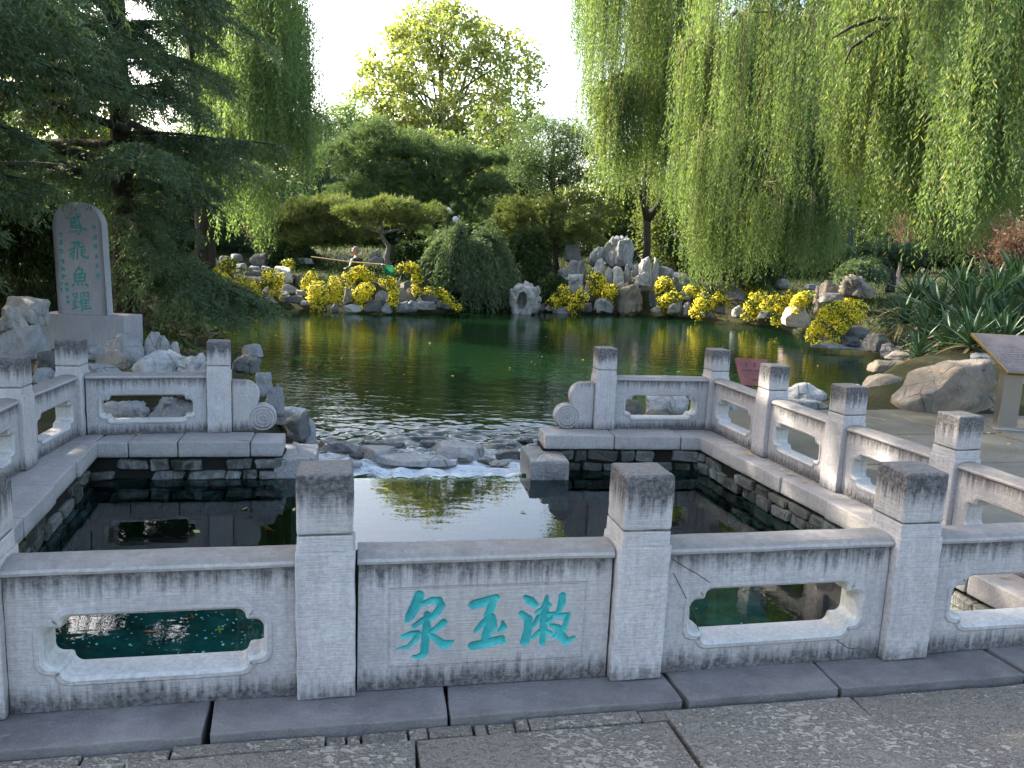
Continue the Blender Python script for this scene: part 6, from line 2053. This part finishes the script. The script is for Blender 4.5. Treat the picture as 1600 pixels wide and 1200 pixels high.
g = Geo(); g.tube([p0 - p1, (p0 - p1) * .5 + Vector((0, 0, -.03)), Vector((0, 0, 0))], [.018, .02, .022], 6)
link('pole', g.mesh('pole'), net, plain('bamboo', (0.45, 0.33, 0.15), .5))
g = Geo(); ringp = [Vector((.19 + .20 * math.cos(t), .16 * math.sin(t), -.02 - .03 * math.cos(t))) for t in np.linspace(0, 2 * math.pi, 15)]
g.tube(ringp, .012, 5, False); link('hoop', g.mesh('hoop'), net, plain('wire_hoop', (0.2, 0.2, 0.19), .5))
V, Fc = [], []
for lev, (s_, dz, ddx) in enumerate([(1, 0, 0), (.85, -.16, .05), (.6, -.36, .13), (.25, -.52, .19)]):
    for i in range(14):
        q = ringp[i]; V.append((.19 + (q.x - .19) * s_ + ddx, q.y * s_, q.z + dz))
for lev in range(3):
    for i in range(14): Fc.append((lev * 14 + i, lev * 14 + (i + 1) % 14, lev * 14 + 14 + (i + 1) % 14, lev * 14 + 14 + i))
link('bag', pydata('bag', V, Fc), net, foliage('green_netting', (0.015, 0.12, 0.08), (0.02, 0.15, 0.10), .4), smooth=True)

# ------------------------------------------------------------------ globe lamps
for px, py, lb in [(700, 329, 'white globe lamp among the pines, higher of the pair'), (712, 343, 'white globe lamp among the pines, lower of the pair')]:
    b = at(px, py, 33.0); gz = ground_z(np.array([[b.x]]), np.array([[b.y]]))[0, 0]
    t = empty('globe_lamp', (b.x, b.y, gz), lb, 'lamp', 'globe lamps among the pines')
    g = Geo(); g.tube([(0, 0, 0), (0, 0, .25), (0, 0, b.z - gz - .12)], [.07, .045, .035], 8); link('pole', g.mesh('pole'), t, plain('lamp_pole', (0.04, 0.045, 0.045), .5))
    g = Geo(); g.tube([(0, 0, b.z - gz - .16), (0, 0, b.z - gz - .11)], [.08, .09], 10); link('collar', g.mesh('collar'), t, plain('lamp_collar', (0.05, 0.05, 0.05), .5))
    v_, f_ = ICO[3]; link('globe', npmesh('globe', v_ * .135, f_), t, plain('white_globe', (0.72, 0.74, 0.76), .25, .5), (0, 0, b.z - gz), smooth=True)

# ------------------------------------------------------------------ koi, coins, leaves
def koi_meshes():
    V, Fc = [], []
    prof = [(-.5, .004), (-.46, .03), (-.38, .055), (-.2, .078), (0, .075), (.2, .05), (.33, .022), (.38, .016)]
    for x, r_ in prof:
        for k in range(10):
            a_ = 2 * math.pi * k / 10; V.append((x, math.cos(a_) * r_, math.sin(a_) * r_ * 1.15))
    for i in range(len(prof) - 1):
        for k in range(10): Fc.append((i * 10 + k, i * 10 + (k + 1) % 10, i * 10 + 10 + (k + 1) % 10, i * 10 + 10 + k))
    Fc += [tuple(range(10)), tuple(70 + k for k in reversed(range(10)))]
    body = pydata('body', V, Fc)
    tail = pydata('tail_fin', [(.36, 0, .015), (.36, 0, -.015), (.56, .05, .10), (.50, .02, 0), (.56, .05, -.10), (.36, .008, .015), (.56, .058, .10), (.50, .03, 0), (.56, .058, -.10)], [(0, 3, 2), (0, 1, 3), (1, 4, 3), (5, 6, 7), (5, 7, 8)])
    fin = pydata('fin', [(-.25, .06, -.03), (-.12, .06, -.04), (-.06, .20, -.06), (-.16, .19, -.05), (-.25, .06, -.036), (-.12, .06, -.046), (-.06, .20, -.066), (-.16, .19, -.056)], [(0, 1, 2, 3), (7, 6, 5, 4), (0, 3, 7, 4), (1, 5, 6, 2), (3, 2, 6, 7)])
    return body, tail, fin


KB, KT, KF = koi_meshes()
koi_or = plain('koi_orange', (0.75, 0.10, 0.02), .3, .5); koi_w = plain('koi_gold', (0.75, 0.40, 0.08), .3, .5)
for px, py, rz, s_, mt, lb in [
    (126, 966, 60, .115, koi_or, 'slim orange fish at the left of the near left opening'),
    (240, 987, 10, .12, koi_or, 'red orange fish in the middle of the near left opening'),
    (343, 984, -65, .11, koi_w, 'golden fish near the white glare in the near left opening'),
    (420, 826, -40, .13, koi_or, 'red fish in the dark water left of the second front post'),
    (300, 962, 120, .08, koi_or, 'small reddish fish near the top of the near left opening')]:
    b = on(px, py, -.56)
    t = empty('fish', b, lb, 'fish', 'orange fish in the pool', R(rz)); t.scale = (s_, s_, s_)
    for nm, me_ in (('body', KB), ('tail_fin', KT), ('fin', KF)):
        o = bpy.data.objects.new(nm, me_.copy()); o.data.materials.append(mt); COL.objects.link(o); o.parent = t
    o = o.copy(); COL.objects.link(o); o.scale = (1, -1, 1); o.parent = t
coin = plain('coin_glint', (0.85, 0.88, 0.88), .3, .6)
r = np.random.default_rng(8)
V, Fc = [], []
cl_ = r.uniform([-2.6, 2.9], [2.6, 4.4], (40, 2)); 
for k in range(300):
    c_ = cl_[r.integers(0, 40)] + r.normal(size=2) * .16
    if k % 3 == 1: c_ = np.array(on(r.uniform(70, 400), 985 + r.normal() * 22, -1.235)[:2])
    if k % 3 == 0: c_ = r.uniform([-2.5, 3.0], [2.6, 6.4])
    i0 = len(V); rr_ = r.uniform(.005, .011); tx, ty = r.normal(size=2) * .25
    for q in range(7): a_ = 2 * math.pi * q / 7; x, y = math.cos(a_) * rr_, math.sin(a_) * rr_; V.append((c_[0] + x, c_[1] + y, -1.235 + x * tx + y * ty))
    Fc.append(tuple(range(i0, i0 + 7)))
tag(link('coins', pydata('coins', V, Fc), None, coin), 'coins scattered on the teal pool floor', None, None, 'stuff')
# fallen leaves on paving, coping and water
lm = foliage('fallen_leaves', (0.30, 0.22, 0.06), (0.45, 0.36, 0.14), .2, clump=4)
P, N = [], []
for k in range(26): p = on(r.uniform(1360, 1600), r.uniform(650, 720), -.108); P.append(p[:])
for k in range(8): u = r.uniform(.2, 3.6); P.append((1.88 + (2.95 - 1.88) * u / 4.2 + .1, 7.8 - 4.08 * u / 4.2, ZR + .008))
for k in range(5): P.append((-3.4 + r.uniform(0, 1.3), 6.72 + r.uniform(0, .2), ZL + .010))
P = np.array(P); n = len(P); an = r.uniform(0, 6.28, n)
D = np.stack([np.cos(an), np.sin(an), np.full(n, .12)], 1)
tag(quads_obj('fallen_leaves', leaf_quads(P, D, r.uniform(.05, .10, n), r.uniform(.018, .035, n), r, up=np.array([0, 0, 1.0])), lm), 'dry leaves lying on the paving and coping stones', None, None, 'stuff')
P = []
for k in range(70):
    x, y = r.uniform(-7, 8), r.uniform(10, 26)
    if inside_dist(np.array([[x]]), np.array([[y]]), POND)[0, 0] < -.5: P.append((x, y, POND_Z + .012))
for k in range(9): P.append((r.uniform(-2.8, 1.8), r.uniform(4.6, 6.6), POOL_Z + .006))
P = np.array(P); n = len(P); an = r.uniform(0, 6.28, n)
tag(quads_obj('floating_leaves', leaf_quads(P, np.stack([np.cos(an), np.sin(an), np.full(n, .03)], 1), r.uniform(.05, .09, n), r.uniform(.02, .04, n), r, up=np.array([0, 0, 1.0])), lm), 'small yellow leaves floating on the water', None, None, 'stuff')
# grass tufts in the paving joints
gp = []
for px, py, k, w_ in [(1050, 1118, 34, 16), (1078, 1112, 14, 10), (712, 1150, 10, 5), (1040, 1140, 8, 6), (1052, 1155, 10, 5), (230, 1168, 6, 8), (1590, 705, 30, 14), (1575, 715, 16, 12), (655, 1190, 6, 3), (985, 1112, 7, 8)]:
    for _ in range(k): q = on(px + r.normal() * w_, py + r.normal() * 2.5, -.075 if py > 800 else -.115); gp.append(q[:])
gp = np.array(gp); D = unit(r.normal(size=gp.shape) * .6 + np.array([0, 0, 1.0]))
tag(quads_obj('grass_tufts', leaf_quads(gp, D, r.uniform(.02, .06, len(gp)), .006, r, .3), M['lime']), 'little grass tufts in the paving joints', None, None, 'stuff')

# hairline cracks across the panel right of the third front post
dP = Vector(FR[4]) - Vector(FR[3]); aP = math.atan2(dP.y, dP.x); cP = (Vector(FR[3]) + Vector(FR[4])) / 2
pr_ = min([o for o in front.children if o.name.startswith('panel')], key=lambda o: (Vector(o.location[:2]) - cP).length)


def on_panel(px, py):
    n_ = Vector((math.sin(aP), -math.cos(aP), 0)); o_ = Vector((cP.x, cP.y, 0)) + n_ * .0655
    dr = ray(px, py); t_ = (o_ - Vector((0, 0, CAM_H))).dot(n_) / dr.dot(n_)
    h = Vector((0, 0, CAM_H)) + dr * t_ - Vector((cP.x, cP.y, 0))
    return Vector((h.x * math.cos(aP) + h.y * math.sin(aP), -.0655, h.z))


for pl in ([(1050, 873), (1072, 887), (1090, 897), (1112, 912)], [(1052, 895), (1070, 930), (1080, 955), (1092, 985)], [(1295, 992), (1310, 1002), (1324, 1012), (1336, 1014)]):
    g = Geo(); g.tube([on_panel(*q) for q in pl], .0016, 4); link('crack', g.mesh('crack'), pr_, M['dark_joint'])
